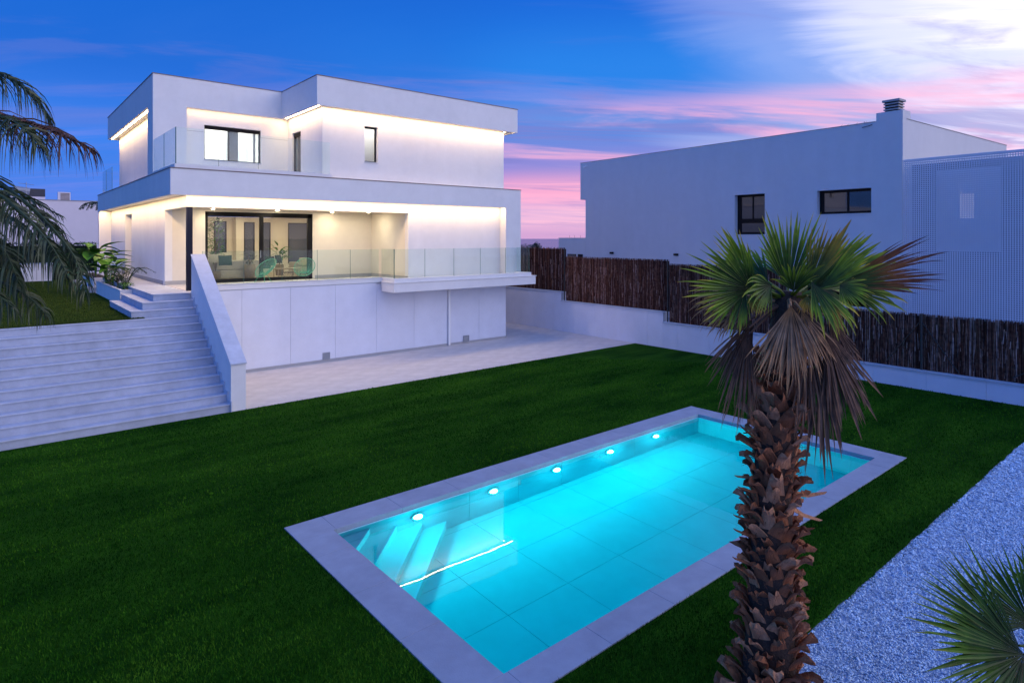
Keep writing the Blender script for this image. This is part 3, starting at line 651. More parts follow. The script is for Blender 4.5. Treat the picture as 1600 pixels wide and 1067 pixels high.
# roof
YJ = 22.42
RF = [(4.65, 26.05), (9.38, 26.05), (9.38, YJ), (19.2, YJ), (19.2, 37.3), (4.65, 37.3)]
t = .10
fa = MB()
fa.box(4.65, 26.05, 9.565, 9.38+t, 26.05+t, 10.66); fa.box(9.38, YJ, 9.565, 9.38+t, 26.05, 10.66); fa.box(9.38+t, YJ, 9.565, 19.2, YJ+t, 10.66)
fa.box(19.2-t, YJ+t, 9.565, 19.2, 37.3, 10.66); fa.box(4.65, 37.2, 9.565, 19.1, 37.3, 10.66); fa.box(4.65, 26.15, 9.565, 4.75, 37.2, 10.66)
h_(fa, 'roof_fascia', M['stucco'])
h_(MB().box(4.751, 26.151, ZS, 9.60, 37.199, 10.3).box(9.601, YJ+.101, ZS, 19.099, 37.199, 10.3), 'roof', M['stucco'])
fl_ = MB(); e = .02
fl_.box(4.65-e, 26.05-e, 10.661, 9.38-e, 26.05+.14, 10.685); fl_.box(9.38-e, YJ-e, 10.661, 9.38+.14, 26.05+.14, 10.685); fl_.box(9.38+.14, YJ-e, 10.661, 19.2+e, YJ+.14, 10.685)
fl_.box(19.06, YJ+.14, 10.661, 19.2+e, 37.3, 10.685); fl_.box(4.65-e, 26.19, 10.661, 4.79, 37.3, 10.685); fl_.box(4.79, 37.16, 10.661, 19.06, 37.32, 10.685)
h_(fl_, 'roof_flashing', M['flash'])
ledx(9.50, 19.05, YJ+.115, ZS); ledy(YJ+.16, 26.1, 9.495, ZS); ledx(5.80, 9.48, 26.165, ZS, .03); ledy(27.06, 37.1, 4.765, ZS)
led(MB().box(18.70, YU+.02, ZS-.006, 18.76, 37, ZS-.002))
# upper windows
def window(x0, x1, z0, z1, y, frame=.05, mull=(), top=.0, glassm='pane', sill=True):
    hs = []; xs = [x0]+[m_ for m_ in mull]+[x1]
    w = MB().box(x0, y, z0, x1, y+.07, z0+frame).box(x0, y, z1-frame-top, x1, y+.07, z1)
    w.box(x0, y, z0+frame, x0+frame, y+.07, z1-frame-top).box(x1-frame, y, z0+frame, x1, y+.07, z1-frame-top)
    for m_ in mull: w.box(m_-frame/2, y+.005, z0+frame, m_+frame/2, y+.065, z1-frame-top)
    o = h_(w, 'window', M['black'])
    for a_, b_ in zip(xs[:-1], xs[1:]):
        MB().box(a_+frame*.5, y+.03, z0+frame, b_-frame*.5, y+.04, z1-frame-top).obj('pane', M[glassm], o)
    if sill: MB().box(x0-.02, YR-.03 if y > 25 else YU-.03, z0-.035, x1+.02, y, z0-.003).obj('sill', M['stone'], o)
    return o
window(6.475, 8.625, 7.665, 9.015, YR+.10, .04, (7.4,), top=.10)
window(11.505, 12.075, 7.645, 9.055, YU+.14, .045, (), top=.02)
# bedroom and bathroom behind
h_(MB().wall('y', 29.5, 29.6, 5.4, 9.7, ZU, 9.55).box(5.36, YR+.26, ZU, 5.4, 29.5, 9.55).box(9.68, YR+.26, ZU, 9.74, 29.5, 9.55).box(5.4, YR+.26, 6.71, 9.68, 29.5, 6.74), 'room_wall', M['white'])
h_(MB().box(7.45, YR+.3, 6.75, 7.82, YR+.6, 9.3).box(8.42, YR+.3, 6.75, 8.5, YR+.4, 9.3), 'curtain', M['concrete'])
h_(MB().box(8.0, 29.40, 6.75, 9.0, 29.46, 8.9), 'inner_door', M['stone'])
h_(MB().box(6.2, 27.2, 9.50, 8.8, 29.0, 9.53), 'ceiling_lamp', M['roomlamp2'])
h_(MB().box(11.2, YU+.9, ZU, 13.0, YU+1.0, 9.55).box(11.1, YU+.251, ZU, 11.2, YU+1, 9.55).box(13.0, YU+.251, ZU, 13.1, YU+1, 9.55), 'room_wall', M['white'])
h_(MB().box(11.5, YU+.4, 9.50, 12.6, YU+.8, 9.53), 'ceiling_lamp', M['roomlamp2'])
# balcony door in the return wall
dd = h_(MB().box(9.82, 24.955, ZU+.03, 9.90, 25.02, 8.955).box(9.82, 25.81, ZU+.03, 9.90, 25.875, 8.955).box(9.82, 25.02, 8.80, 9.90, 25.81, 8.955).box(9.82, 25.02, ZU+.03, 9.90, 25.81, ZU+.12), 'balcony_door', M['black'])
MB().box(9.855, 25.02, ZU+.12, 9.865, 25.81, 8.80).obj('pane', M['pane'], dd)
h_(MB().box(10.6, 24.8, ZU, 10.62, 26.1, 9.5), 'room_wall', M['concrete'])
# small rooftop floods on lower soffit: none
# ------------------------------------------------------------------ furniture inside and on the porch
def box_r(name, m, p, x0, y0, z0, x1, y1, z1, b=.03):
    o = MB().box(x0, y0, z0, x1, y1, z1).obj(name, m, p); md = o.modifiers.new('b', 'BEVEL'); md.width = b; md.segments = 3; return o
def sofa(x, y, w, d, rz, label):
    t = empty('sofa', (x, y, ZT+.02), rz, label, 'sofa', 'sofas in the lit living room')
    box_r('base', M['sofa'], t, 0, 0, .06, w, d, .40); box_r('backrest', M['sofa'], t, 0, d-.22, .40, w, d, .80, .06)
    box_r('armrest', M['sofa'], t, 0, 0, .40, .2, d-.23, .60, .05); box_r('armrest', M['sofa'], t, w-.2, 0, .40, w, d-.23, .60, .05)
    for k in range(2): box_r('seat_cushion', M['sofa'], t, .21+k*(w-.42)/2, 0, .401, .20+(k+1)*(w-.42)/2, d-.23, .54, .05)
    return t
# back of the sofa turned to the garden
sofa(8.9, 28.0, 2.3, .95, math.pi, 'long beige sofa nearer the left sliding door pane, its back to the terrace')
sofa(12.9, 30.0, 2.2, .9, R(200), 'beige sofa deeper in the room, behind the right sliding door pane')
def cushion(px, py, dp, s, m, label, rz=0):
    p = at(px, py, dp)
    mb = MB(); n = 8; vs = []; fs = []
    for sgn in (1, -1):
        for i in range(n+1):
            for j in range(n+1):
                u, v = i/n*2-1, j/n*2-1; k = (1-u*u*.9)*(1-v*v*.9)
                pin = 1-.06*(1-abs(u))*(abs(v)) - .06*(1-abs(v))*abs(u)
                vs.append((u*s*pin, sgn*.09*k**.5*s/.3*.8, v*s*.8*pin))
    q = (n+1)**2
    for sg in range(2):
        for i in range(n):
            for j in range(n):
                f = (sg*q+i*(n+1)+j, sg*q+(i+1)*(n+1)+j, sg*q+(i+1)*(n+1)+j+1, sg*q+i*(n+1)+j+1); fs.append(f if sg == 0 else f[::-1])
    o = mb.add(vs, fs).obj('cushion', m, None, smooth=True, loc=p); o.rotation_euler = (R(-12), 0, rz)
    return prop(o, label, 'cushion', 'cushions on the sofas')
cushion(352, 407, 24.4, .25, M['cush'], 'dark green cushion on the sofa seen through the left door pane')
cushion(337, 404, 24.7, .22, M['sofa'], 'round beige cushion at the left end of the sofa, left of the green one')
cushion(422, 408, 27.2, .26, M['cush'], 'dark green cushion seen through the glass just right of the middle door frame', R(25))
cushion(435, 405, 27.6, .24, M['cush'], 'small dark cushion leaning in the second sofa, left of the armchair arch', R(40))
# leafy plants helper (broad leaves)
def leafmesh(w, l, fold=.15, curl=.25, n=5):
    vs = []; fs = []
    for i in range(n+1):
        t = i/n; wd = w*math.sin(math.pi*(t**.75))*.5+.002; zc = -curl*t*t*l; 
        vs += [(-wd, t*l, zc+fold*wd), (0, t*l, zc), (wd, t*l, zc+fold*wd)]
    for i in range(n):
        for j in range(2): fs.append((i*3+j, i*3+j+1, (i+1)*3+j+1, (i+1)*3+j))
    return vs, fs
def addleaf(mb, base, az, el, w, l, fold=.3, curl=.3):
    vs, fs = leafmesh(w, l, fold, curl)
    m4 = Matrix.Translation(base) @ Matrix.Rotation(az, 4, 'Z') @ Matrix.Rotation(el, 4, 'X')
    mb.add([m4 @ Vector(v) for v in vs], fs)
def bushy(name, loc, r, h, nleaf, w, l, m, label, cat, group=None, pot=None, seed=1, stems=6):
    rd = random.Random(seed); t = empty(name, loc, 0, label, cat, group); z0 = 0
    if pot:
        pr, ph, pm = pot; z0 = ph
        MB().lathe([(pr*.75, 0), (pr, ph*.6), (pr*.9, ph), (pr*.8, ph), (pr*.78, ph-.03)], (0, 0, 0), 18).obj('pot', pm, t, smooth=True)
    sm = MB(); lm = MB()
    for k in range(stems):
        a = rd.uniform(0, 6.28); q = rd.uniform(0, r*.7)
        sm.tube([(0, 0, z0-.02), (q*.5*math.cos(a), q*.5*math.sin(a), z0+h*.4), (q*math.cos(a), q*math.sin(a), z0+h*rd.uniform(.6, .9))], [.012, .008, .004], 5)
    for k in range(nleaf):
        a = rd.uniform(0, 6.28); q = r*rd.random()**.6; zz = z0+h*rd.uniform(.15, 1)
        addleaf(lm, Vector((q*.5*math.cos(a), q*.5*math.sin(a), zz)), a-math.pi/2+rd.uniform(-.4, .4), rd.uniform(-.3, 1.0), w*rd.uniform(.7, 1.2), l*rd.uniform(.7, 1.2))
    sm.obj('stem', M['petiole'], t); lm.obj('foliage', m, t)
    return t
p = at(333, 434, 25.5)
bushy('indoor_tree', (7.05, 27.0, ZT+.02), .55, 2.1, 420, .05, .16, M['plant'], 'tall leafy green tree just inside the left edge of the sliding door', 'houseplant', pot=(.22, .4, M['wicker']), seed=3, stems=14)
bushy('vase_plant', (8.35, 26.9, ZT+.02+.0), .38, .45, 46, .06, .2, M['plantd'], 'white-flowered plant in a woven vase in front of the sofa', 'houseplant', pot=(.24, .62, M['wicker']), seed=5)
bushy('indoor_fern', (10.3, 28.9, ZT+.02), .5, .9, 40, .09, .42, M['plant'], 'arching indoor plant behind the middle frame of the sliding door', 'houseplant', pot=(.2, .5, M['wicker']), seed=8)
tb = empty('coffee_table', (10.0, 27.3, ZT+.02), 0, 'low pale wooden table inside, behind the porch chairs', 'table')
box_r('tabletop', M['wood'], tb, -.5, -.35, .36, .5, .35, .40, .01)
for sx in (-.44, .40):
    for sy in (-.3, .26): MB().box(sx, sy, 0, sx+.04, sy+.04, .36).obj('leg', M['wood'], tb)
# acapulco chairs
def acapulco(loc, rz, label, legm):
    t = empty('cord_chair', loc, rz, label, 'chair', 'mint cord chairs on the porch')
    n = 40; rim = []
    for k in range(n):
        a = 2*math.pi*k/n; u, v = math.cos(a), math.sin(a)      # pear rim tilted back
        w = .40*(1-.10*v); y = -.36*v*-1; z = .60+.34*v
        rim.append(Vector((w*u, .10+.36*v, z-.02+.05*u*u)))
    fr = MB(); fr.tube(rim+[rim[0]], .013, 6, False); fr.obj('frame', M['mint'], t, smooth=True)
    cords = MB(); c = Vector((0, -.05, .36)); base = []
    m_ = 46
    for k in range(m_):
        a = 2*math.pi*k/m_; q = rim[int(k*n/m_) % n]; b = Vector((.09*math.cos(a), -.02+.09*math.sin(a), .36))
        mid = (q+b)/2+Vector((0, -.04*math.sin(a), -.05))
        cords.tube([q, mid, b], .0055, 4, False)
    cords.obj('cord', M['mint'], t)
    MB().tube([Vector((.09*math.cos(2*math.pi*k/16), -.02+.09*math.sin(2*math.pi*k/16), .36)) for k in range(17)], .01, 6, False).obj('base_ring', M['mint'], t)
    for (x, y) in ((-.27, -.26), (.27, -.26), (0, .40)):
        MB().tube([(x, y, .0), (x*.35, y*.3-.02, .37)], .010, 6).obj('leg', legm, t)
        
    MB().tube([(-.27, -.26, .012), (0, -.22, .012), (.27, -.26, .012)], .009, 6).obj('stretcher', legm, t)
    return t
acapulco((8.18, 24.6, ZT), R(-62), 'mint green cord chair nearer the middle door frame, seen from the side', M['mint'])
acapulco((9.68, 24.4, ZT), R(-32), 'mint green cord chair at the right end of the sliding door, facing the garden', M['wire'])
wt_ = empty('wire_table', (8.98, 24.25, ZT), 0, 'small black wire side table between the two mint chairs', 'table')
MB().tube([(.24*math.cos(2*math.pi*k/20), .24*math.sin(2*math.pi*k/20), .40) for k in range(21)], .009, 6, False).obj('top_ring', M['wire'], wt_)
MB().tube([(.20*math.cos(2*math.pi*k/20), .20*math.sin(2*math.pi*k/20), .01) for k in range(21)], .009, 6, False).obj('base_ring', M['wire'], wt_)
MB().lathe([(.235, 0), (.235, .008)], (0, 0, .395), 20).obj('tabletop', M['pane'], wt_)
for k in range(10):
    a = 2*math.pi*k/10; MB().tube([(.24*math.cos(a), .24*math.sin(a), .4), (.13*math.cos(a+.3), .13*math.sin(a+.3), .2), (.20*math.cos(a+.6), .20*math.sin(a+.6), .01)], .004, 4).obj('wire', M['wire'], wt_)
# ------------------------------------------------------------------ planters on the left terrace
pn = empty('long_planter', (3.8, 25.3, 2.26), 0, 'long white planter trough beside the upper steps, full of leafy plants', 'planter')
a_ = MB().box(0-.28, 0, 0, -.20, 6.2, .51).box(.2, 0, 0, .28, 6.2, .51).box(-.2, 0, 0, .2, .08, .51).box(-.2, 6.12, 0, .2, 6.2, .51)
a_.obj('trough', M['stucco'], pn); MB().box(-.2, .08, .3, .2, 6.12, .44).obj('soil', M['soil'], pn)
for k in range(5): MB().box(-.295, -.015+k*1.245, .511, -.19, -.015+(k+1)*1.245-.004, .535).obj('rim_slab', M['stone'], pn)
MB().box(-.189, -.015, .511, .295, .09, .535).obj('rim_slab', M['stone'], pn)
p2 = empty('far_planter', (3.75, 32.0, 2.26), 0, 'second white planter farther back along the side of the house', 'planter')
MB().box(-.5, 0, 0, .28, 2.6, .21).obj('step', M['stone'], p2); MB().box(-.23, .4, .21, .28, 4.6, .62).obj('trough', M['stucco'], p2); MB().box(-.2, .45, .621, .25, 4.5, .64).obj('soil', M['soil'], p2)
def bigleaf(loc, n, h, w, l, label, seed):
    rd = random.Random(seed); t = empty('broad_leaf_plant', loc, 0, label, 'plant', 'plants in the side planters')
    for k in range(n):
        a = k*2.4+rd.uniform(-.3, .3); q = rd.uniform(.06, .28); hh_ = h*rd.uniform(.55, 1)
        top = Vector((q*math.cos(a), q*math.sin(a), hh_))
        MB().tube([(0, 0, 0), (q*.3*math.cos(a), q*.3*math.sin(a), hh_*.6), top], [.014, .011, .007], 5).obj('stem', M['plant'], t)
        mb = MB(); addleaf(mb, top, a-math.pi/2, rd.uniform(-.1, .7), w*rd.uniform(.8, 1.2), l*rd.uniform(.8, 1.2), .25, .35); mb.obj('leaf', M['plant'], t)
    return t
bigleaf((3.80, 31.0, 2.68), 15, 1.2, .48, .75, 'tall bright green broad-leaved plant at the far end of the long planter', 11)
bigleaf((3.70, 33.3, 2.85), 16, 1.6, .55, .9, 'largest broad-leaved plant, rising from the far planter against the dark hedge', 12)
bigleaf((3.82, 29.3, 2.68), 11, .95, .40, .6, 'mid-sized broad-leaved plant with upright paddles in the middle of the long planter', 13)
bushy('dark_shrub', (3.82, 28.0, 2.68), .4, .75, 60, .09, .3, M['plantd'], 'dark glossy shrub in the long planter, behind the small palm', 'shrub', 'plants in the side planters', seed=21)
bushy('low_shrub', (3.84, 26.2, 2.68), .45, .3, 170, .035, .11, M['plant'], 'low bright green shrub at the near end of the long planter', 'shrub', 'plants in the side planters', seed=22)
bushy('rounded_shrub', (3.8, 29.6, 2.68), .5, .45, 220, .04, .12, M['plant'], 'rounded yellow-green shrub beneath the broad leaves of the planter', 'shrub', 'plants in the side planters', seed=23)
# ------------------------------------------------------------------ feather palms
def curvept(P, t):
    n = len(P)-1; f = t*n; i = min(int(f), n-1); u = f-i
    p0 = P[max(i-1, 0)]; p1 = P[i]; p2 = P[i+1]; p3 = P[min(i+2, n)]
    return .5*((2*p1)+(p2-p0)*u+(2*p0-5*p1+4*p2-p3)*u*u+(3*p1-p0-3*p2+p3)*u*u*u)
def toned(mb, tn, name, m, parent, loc=None, **k):
    o = mb.obj(name, m, parent, loc=loc, **k)
    a = o.data.attributes.new('tone', 'FLOAT', 'POINT'); a.data.foreach_set('value', tn); return o
def feather(parent, P, nl, ll, w, m, seed, droop=.6, name='frond', t0=.12, base_r=.03):
    rd = random.Random(seed); P = [Vector(p)-parent.location for p in P]
    mb = MB(); tn = []
    def track(v): tn.extend([v]*(len(mb.v)-len(tn)))
    mb.tube([curvept(P, i/14) for i in range(15)], [base_r*(1-i/15)+.004 for i in range(15)], 6); track(.45)
    up0 = Vector((0, 0, 1))
    for i in range(nl):
        t = t0+(1-t0)*i/(nl-1); p = curvept(P, t); tg = (curvept(P, min(1, t+.02))-curvept(P, max(0, t-.02))).normalized()
        side = tg.cross(up0); side = side.normalized() if side.length > .1 else Vector((1, 0, 0))
        for s in (-1, 1):
            L_ = ll*(math.sin(math.pi*(.16+.80*t))**.6)*rd.uniform(.75, 1.15)
            d0 = (side*s*rd.uniform(.5, 1.0)+tg*rd.uniform(.35, .8)+Vector((0, 0, rd.uniform(-.1, .45)))).normalized()
            q = [p]; d = d0.copy(); k_ = 5
            dr = droop*rd.uniform(.7, 1.4)
            for j in range(k_):
                d = (d+Vector((0, 0, -dr*(j+1)*.28))).normalized(); q.append(q[-1]+d*L_/k_)
            b0 = len(mb.v); wn = (Vector((rd.uniform(-1, 1), rd.uniform(-1, 1), rd.uniform(-.4, .4)))).normalized()
            vs = []; fs = []
            for j, c in enumerate(q):
                wd = w*(1-(j/k_)**2.2)*.5+.0008
                wv = d0.cross(wn).normalized()*wd
                vs += [c-wv, c+wv]
            for j in range(k_): fs.append((2*j, 2*j+1, 2*j+3, 2*j+2))
            mb.add(vs, fs); b = rd.uniform(.1, .7)
            for j in range(len(q)): tn.extend([min(1, b+.3*j/k_)]*2)
    return toned(mb, tn, name, m, parent)
base = at(-150, 372, 7.2); base.z = 0
fp = empty('feather_palm', base, 0, 'feather-leaved palm at the left edge, its drooping fronds hanging over the raised lawn', 'palm tree')
cr = at(-150, 330, 7.2)
MB().tube([(0, 0, -1.9), (.02, 0, 1.5), (-.02, .02, 3.2), cr-base+Vector((0, 0, -.1))], [.24, .19, .16, .15], 14).obj('trunk', M['bark'], fp, smooth=True)
def fpt(*pts): return [cr]+[at(*p) for p in pts]
FR = [
 (fpt((-70, 175, 7.0), (20, 185, 6.9), (85, 205, 6.8), (142, 232, 6.8)), 74, .72, .017, 'featherb', .9),
 (fpt((-90, 120, 7.4), (-20, 110, 7.5), (40, 140, 7.6), (78, 185, 7.7)), 70, .70, .017, 'feather', .7),
 (fpt((-80, 190, 6.6), (-20, 180, 6.5), (30, 195, 6.4), (60, 225, 6.4)), 66, .74, .017, 'feather', .9),
 (fpt((-60, 270, 6.9), (10, 295, 6.7), (70, 345, 6.6), (118, 405, 6.6), (132, 455, 6.6)), 74, .62, .020, 'feather', 1.0),
 (fpt((-80, 290, 6.4), (-20, 295, 6.2), (35, 335, 6.1), (80, 385, 6.1), (105, 430, 6.1)), 70, .62, .020, 'feather', 1.0),
 (fpt((-90, 300, 7.6), (-20, 300, 7.8), (40, 310, 7.9), (95, 338, 8.0)), 40, .40, .014, 'feather', .45),
 (fpt((-90, 350, 6.3), (-40, 355, 6.1), (5, 390, 6.0), (28, 440, 6.0)), 60, .60, .020, 'feather', 1.0),
 (fpt((-100, 390, 6.5), (-50, 420, 6.3), (0, 440, 6.2), (45, 465, 6.2), (70, 490, 6.2)), 60, .50, .018, 'feather', .9),
 (fpt((-100, 400, 6.0), (-60, 430, 5.9), (-20, 450, 5.8), (20, 480, 5.8)), 46, .50, .018, 'feather', .9),
 (fpt((-90, 330, 7.2), (-30, 325, 7.2), (30, 350, 7.2), (60, 400, 7.2)), 60, .58, .020, 'feather', 1.1),
 (fpt((-200, 170, 7.6), (-260, 140, 8), (-330, 190, 8.4)), 40, .5, .018, 'feather', .7),
 (fpt((-230, 300, 7.0), (-310, 330, 6.8), (-370, 420, 6.6)), 40, .5, .018, 'feather', .9),
 (fpt((-170, 200, 6.2), (-200, 190, 5.4), (-240, 260, 4.9)), 40, .5, .018, 'feather', .8),
]
for i, (P, nl, ll, w, m, dr) in enumerate(FR): feather(fp, P, int(nl*1.2), ll, w, M[m], 100+i, dr)
# small feather plant in the planter
sp_ = empty('small_palm', (3.9, 26.9, 2.68), 0, 'small feathery palm in the near half of the long planter', 'palm', 'plants in the side planters')
for k in range(9):
    a = k*.75+.2; r_ = .55+.1*(k % 3); c = sp_.location
    P = [c, c+Vector((.2*math.cos(a), .2*math.sin(a), .5)), c+Vector((.75*r_*math.cos(a), .75*r_*math.sin(a), .8)), c+Vector((1.3*r_*math.cos(a), 1.3*r_*math.sin(a), .62))]
    feather(sp_, P, 20, .26, .012, M['feather'], 300+k, .4, base_r=.012)
# ------------------------------------------------------------------ fan palms
def fanleaf(parent, hub, axis, normal, length, spread, nseg, m, seed, droop=.25, split=.5, petiole_from=None, fold=.0, crinkle=.0, tonebase=0, gather=1.0, name='frond', hang=0.0, wid=1.0, dens=1.0):
    """one palmate leaf: folded segments radiating from the hub, joined in their inner part, free tips drooping"""
    nseg = max(10, int(nseg*dens*(.60 if not crinkle else .8))); split = min(.72, split+.09); wid = wid*(1.0 if not crinkle else 1.25)
    rd = random.Random(seed); hub = Vector(hub)-parent.location; ax = Vector(axis).normalized(); nn = Vector(normal); nn = (nn-ax*nn.dot(ax)).normalized(); sd_ = ax.cross(nn).normalized()
    mb = MB(); tn = []; dth = 2*spread/(nseg-1)
    if petiole_from is not None:
        p0 = Vector(petiole_from)-parent.location; md = (p0+hub)/2+Vector((0, 0, .06*(hub-p0).length))
        mb.tube([p0, md, hub], [.022, .014, .009], 6); tn.extend([.5]*(len(mb.v)-len(tn)))
    K = 9
    for i in range(nseg):
        th = -spread+dth*i+rd.uniform(-.2, .2)*dth
        Ls = length*(1-.22*(abs(th)/max(spread, .01))**2)*rd.uniform(.76, 1.10)
        d0 = ax*math.cos(th)+sd_*math.sin(th)*gather
        d0 = (d0+nn*(fold*(abs(th)/spread)**1.3)+nn*rd.uniform(-.03, .03)).normalized()
        p = hub.copy(); d = d0.copy(); tb = rd.uniform(-.08, .10)+tonebase; dr = droop*rd.uniform(.5, 1.5); sp = split*rd.uniform(.8, 1.2)
        sw = Vector((rd.uniform(-1, 1), rd.uniform(-1, 1), rd.uniform(-1, 1)))*crinkle
        r = 0; vs = []; seg = []
        for k in range(K+1):
            r = k/K
            wmax = min(math.tan(dth*.5)*Ls*sp*1.10*wid, .05)
            wd = wmax*(r/sp) if r < sp else wmax*max(.03, (1-(r-sp)/(1-sp)))**.85
            side = d.cross(nn); side = side.normalized()
            pl_ = .35*wd*(1 if r < .9 else .4)
            vs += [p-side*wd+nn*pl_, p-nn*pl_*.6, p+side*wd+nn*pl_]
            tt_ = min(1, max(0, r*.92+tb)); tn_k = tt_
            seg += [tn_k*.9, tn_k, tn_k*.9]
            g_ = dr*max(0, r-sp*.8)*1.6+hang*r
            d = (d+Vector((0, 0, -g_))+sw*r*.5+Vector((rd.uniform(-1, 1), rd.uniform(-1, 1), rd.uniform(-1, 1)))*crinkle*.35).normalized()
            p = p+d*Ls/K
        fs = []
        for k in range(K):
            for j in range(2): fs.append((3*k+j, 3*k+j+1, 3*k+j+4, 3*k+j+3))
        mb.add(vs, fs); tn.extend(seg)
    o = toned(mb, tn, name, m, parent); return o
TD = 6.25
def tc(px, py, dd=0): return at(px, py, TD+dd)
pb = tc(1200, 372); pb.z = 0
fan = empty('fan_palm', pb, 0, 'tall fan palm in front of the pool with a brown skirt of dead leaves', 'palm tree')
tp = [(1200, 1130, 0), (1203, 1000, 0), (1205, 900, 0), (1206, 800, 0), (1210, 720, 0), (1218, 640, 0), (1226, 560, 0), (1230, 490, 0), (1232, 455, 0)]
tr = [.27, .235, .205, .19, .185, .18, .17, .15, .12]
trunk_pts = [tc(*p)-pb for p in tp]
trunk_pts[0].z = -.02
MB().tube(trunk_pts, tr, 20).obj('trunk', M['bark'], fan, smooth=True)
# leaf bases ("boots") spiralling up the trunk: each its own piece
def bootmesh(seed, kind=0):
    rd = random.Random(seed); L_ = .17+rd.uniform(-.02, .05); W = .115+rd.uniform(-.02, .03); n = 6; vs = []; fs = []
    split = rd.random() < .6
    for side in (0, 1):
        for i in range(n+1):
            t = i/n
            out = .012+.055*t**1.6+(.05*(t**4) if rd.random() < .9 else 0)*rd.uniform(.6, 1.4)
            w = W*(1-.35*t)*(.5)*(1.0 if t < .95 else .8)
            for j in range(5):
                u = (j/4*2-1)
                z = t*L_ + (.025*abs(u)*t*t if split else -.03*abs(u)*t*t) + rd.uniform(-.004, .004) + (rd.uniform(-.02, .02) if i == n else 0)
                y = out*(1-.35*u*u) - side*.012
                vs.append((u*w, y, z))
    q = (n+1)*5
    for side in (0, 1):
        for i in range(n):
            for j in range(4):
                f = (side*q+i*5+j, side*q+i*5+j+1, side*q+(i+1)*5+j+1, side*q+(i+1)*5+j); fs.append(f[::-1] if side == 0 else f)
    for i in range(n): # sides
        fs.append((i*5, (i+1)*5, q+(i+1)*5, q+i*5)); fs.append((i*5+4, q+i*5+4, q+(i+1)*5+4, (i+1)*5+4))
    for j in range(4): fs.append((n*5+j, n*5+j+1, q+n*5+j+1, q+n*5+j))
    return MB().add(vs, fs)
bvar = []
for s in range(9):
    me = bootmesh(40+s).mesh('leaf_base'); me.materials.append(M['boot'] if s % 3 else M['boot2']); bvar.append(me)
zmin, zmax = trunk_pts[0].z, trunk_pts[6].z
def trunk_at(z):
    for i in range(len(trunk_pts)-1):
        a_, b_ = trunk_pts[i], trunk_pts[i+1]
        if a_.z <= z <= b_.z or i == len(trunk_pts)-2:
            u = (z-a_.z)/(b_.z-a_.z); return a_.lerp(b_, u), tr[i]*(1-u)+tr[i+1]*u
rd = random.Random(5); NB = 285
for k in range(NB):
    z = zmin+(zmax-zmin)*(k/NB); c, r_ = trunk_at(z); a = k*2.39996+rd.uniform(-.12, .12)
    d = Vector((math.cos(a), math.sin(a), 0)); low = max(0, 1-(z-zmin)/.7)
    s = rd.uniform(.60, 1.18)*(1+.22*low)
    o = inst(bvar[rd.randrange(9)], 'leaf_base', None, fan, (c.x+d.x*(r_-.015), c.y+d.y*(r_-.015), z), (rd.uniform(-.48, .05)-(.22*low), rd.uniform(-.42, .42), a-math.pi/2), (s*1.25, s*rd.uniform(.9, 1.5), s))
# brown fibre strands around the trunk
fb = MB()
for k in range(520):
    z = zmin+(zmax-zmin)*rd.random(); c, r_ = trunk_at(z); a = rd.uniform(0, 6.28); d = Vector((math.cos(a), math.sin(a), 0)); q = c+d*(r_+.02); q.z = z
    e_ = q+d*rd.uniform(.02, .07)+Vector((rd.uniform(-.05, .05), rd.uniform(-.05, .05), rd.uniform(-.10, .08)))
    fb.tube([q, (q+e_)/2+d*.015, e_], [.003, .002, .001], 3, False)
fb.obj('fibre', M['fibre'], fan, kind='stuff')
# long broken leaf stalks sticking out of the left and right of the trunk
for k, (x0, y0, x1, y1) in enumerate([(1195, 700, 1158, 688), (1192, 740, 1152, 744), (1190, 765, 1156, 762), (1190, 812, 1150, 806), (1188, 836, 1150, 828), (1190, 880, 1148, 872), (1235, 770, 1287, 770), (1232, 790, 1280, 812), (1236, 822, 1268, 826), (1200, 660, 1165, 676), (1195, 630, 1172, 612), (1195, 600, 1165, 590), (1200, 580, 1172, 560), (1195, 690, 1160, 668), (1190, 905, 1150, 885), (1240, 850, 1268, 855)]):
    a_, b_ = tc(x0, y0, -.03)-pb, tc(x1, y1, -.05-.05*(k % 3))-pb; md = (a_+b_)/2+Vector((0, 0, -.025)); v = (b_-a_).normalized()
    up = Vector((0, 0, 1)); f = v.cross(up).normalized()
    vs = []; fs = []
    for j, (c, w, h) in enumerate(((a_, .045, .03), (md, .034, .018), (b_, .022, .010), (b_+v*.03+up*.012, .005, .004))):
        vs += [c-f*w-up*h*.3, c+up*h-f*w*.3, c+f*w-up*h*.3, c-up*h]
    for j in range(3):
        for i in range(4): fs.append((4*j+i, 4*j+(i+1) % 4, 4*j+4+(i+1) % 4, 4*j+4+i))
    fs += [(3, 2, 1, 0), (12, 13, 14, 15)]
    MB().add(vs, fs).obj('leaf_stalk', M['boot2'] if k in (6, 7) else M['boot'], fan)
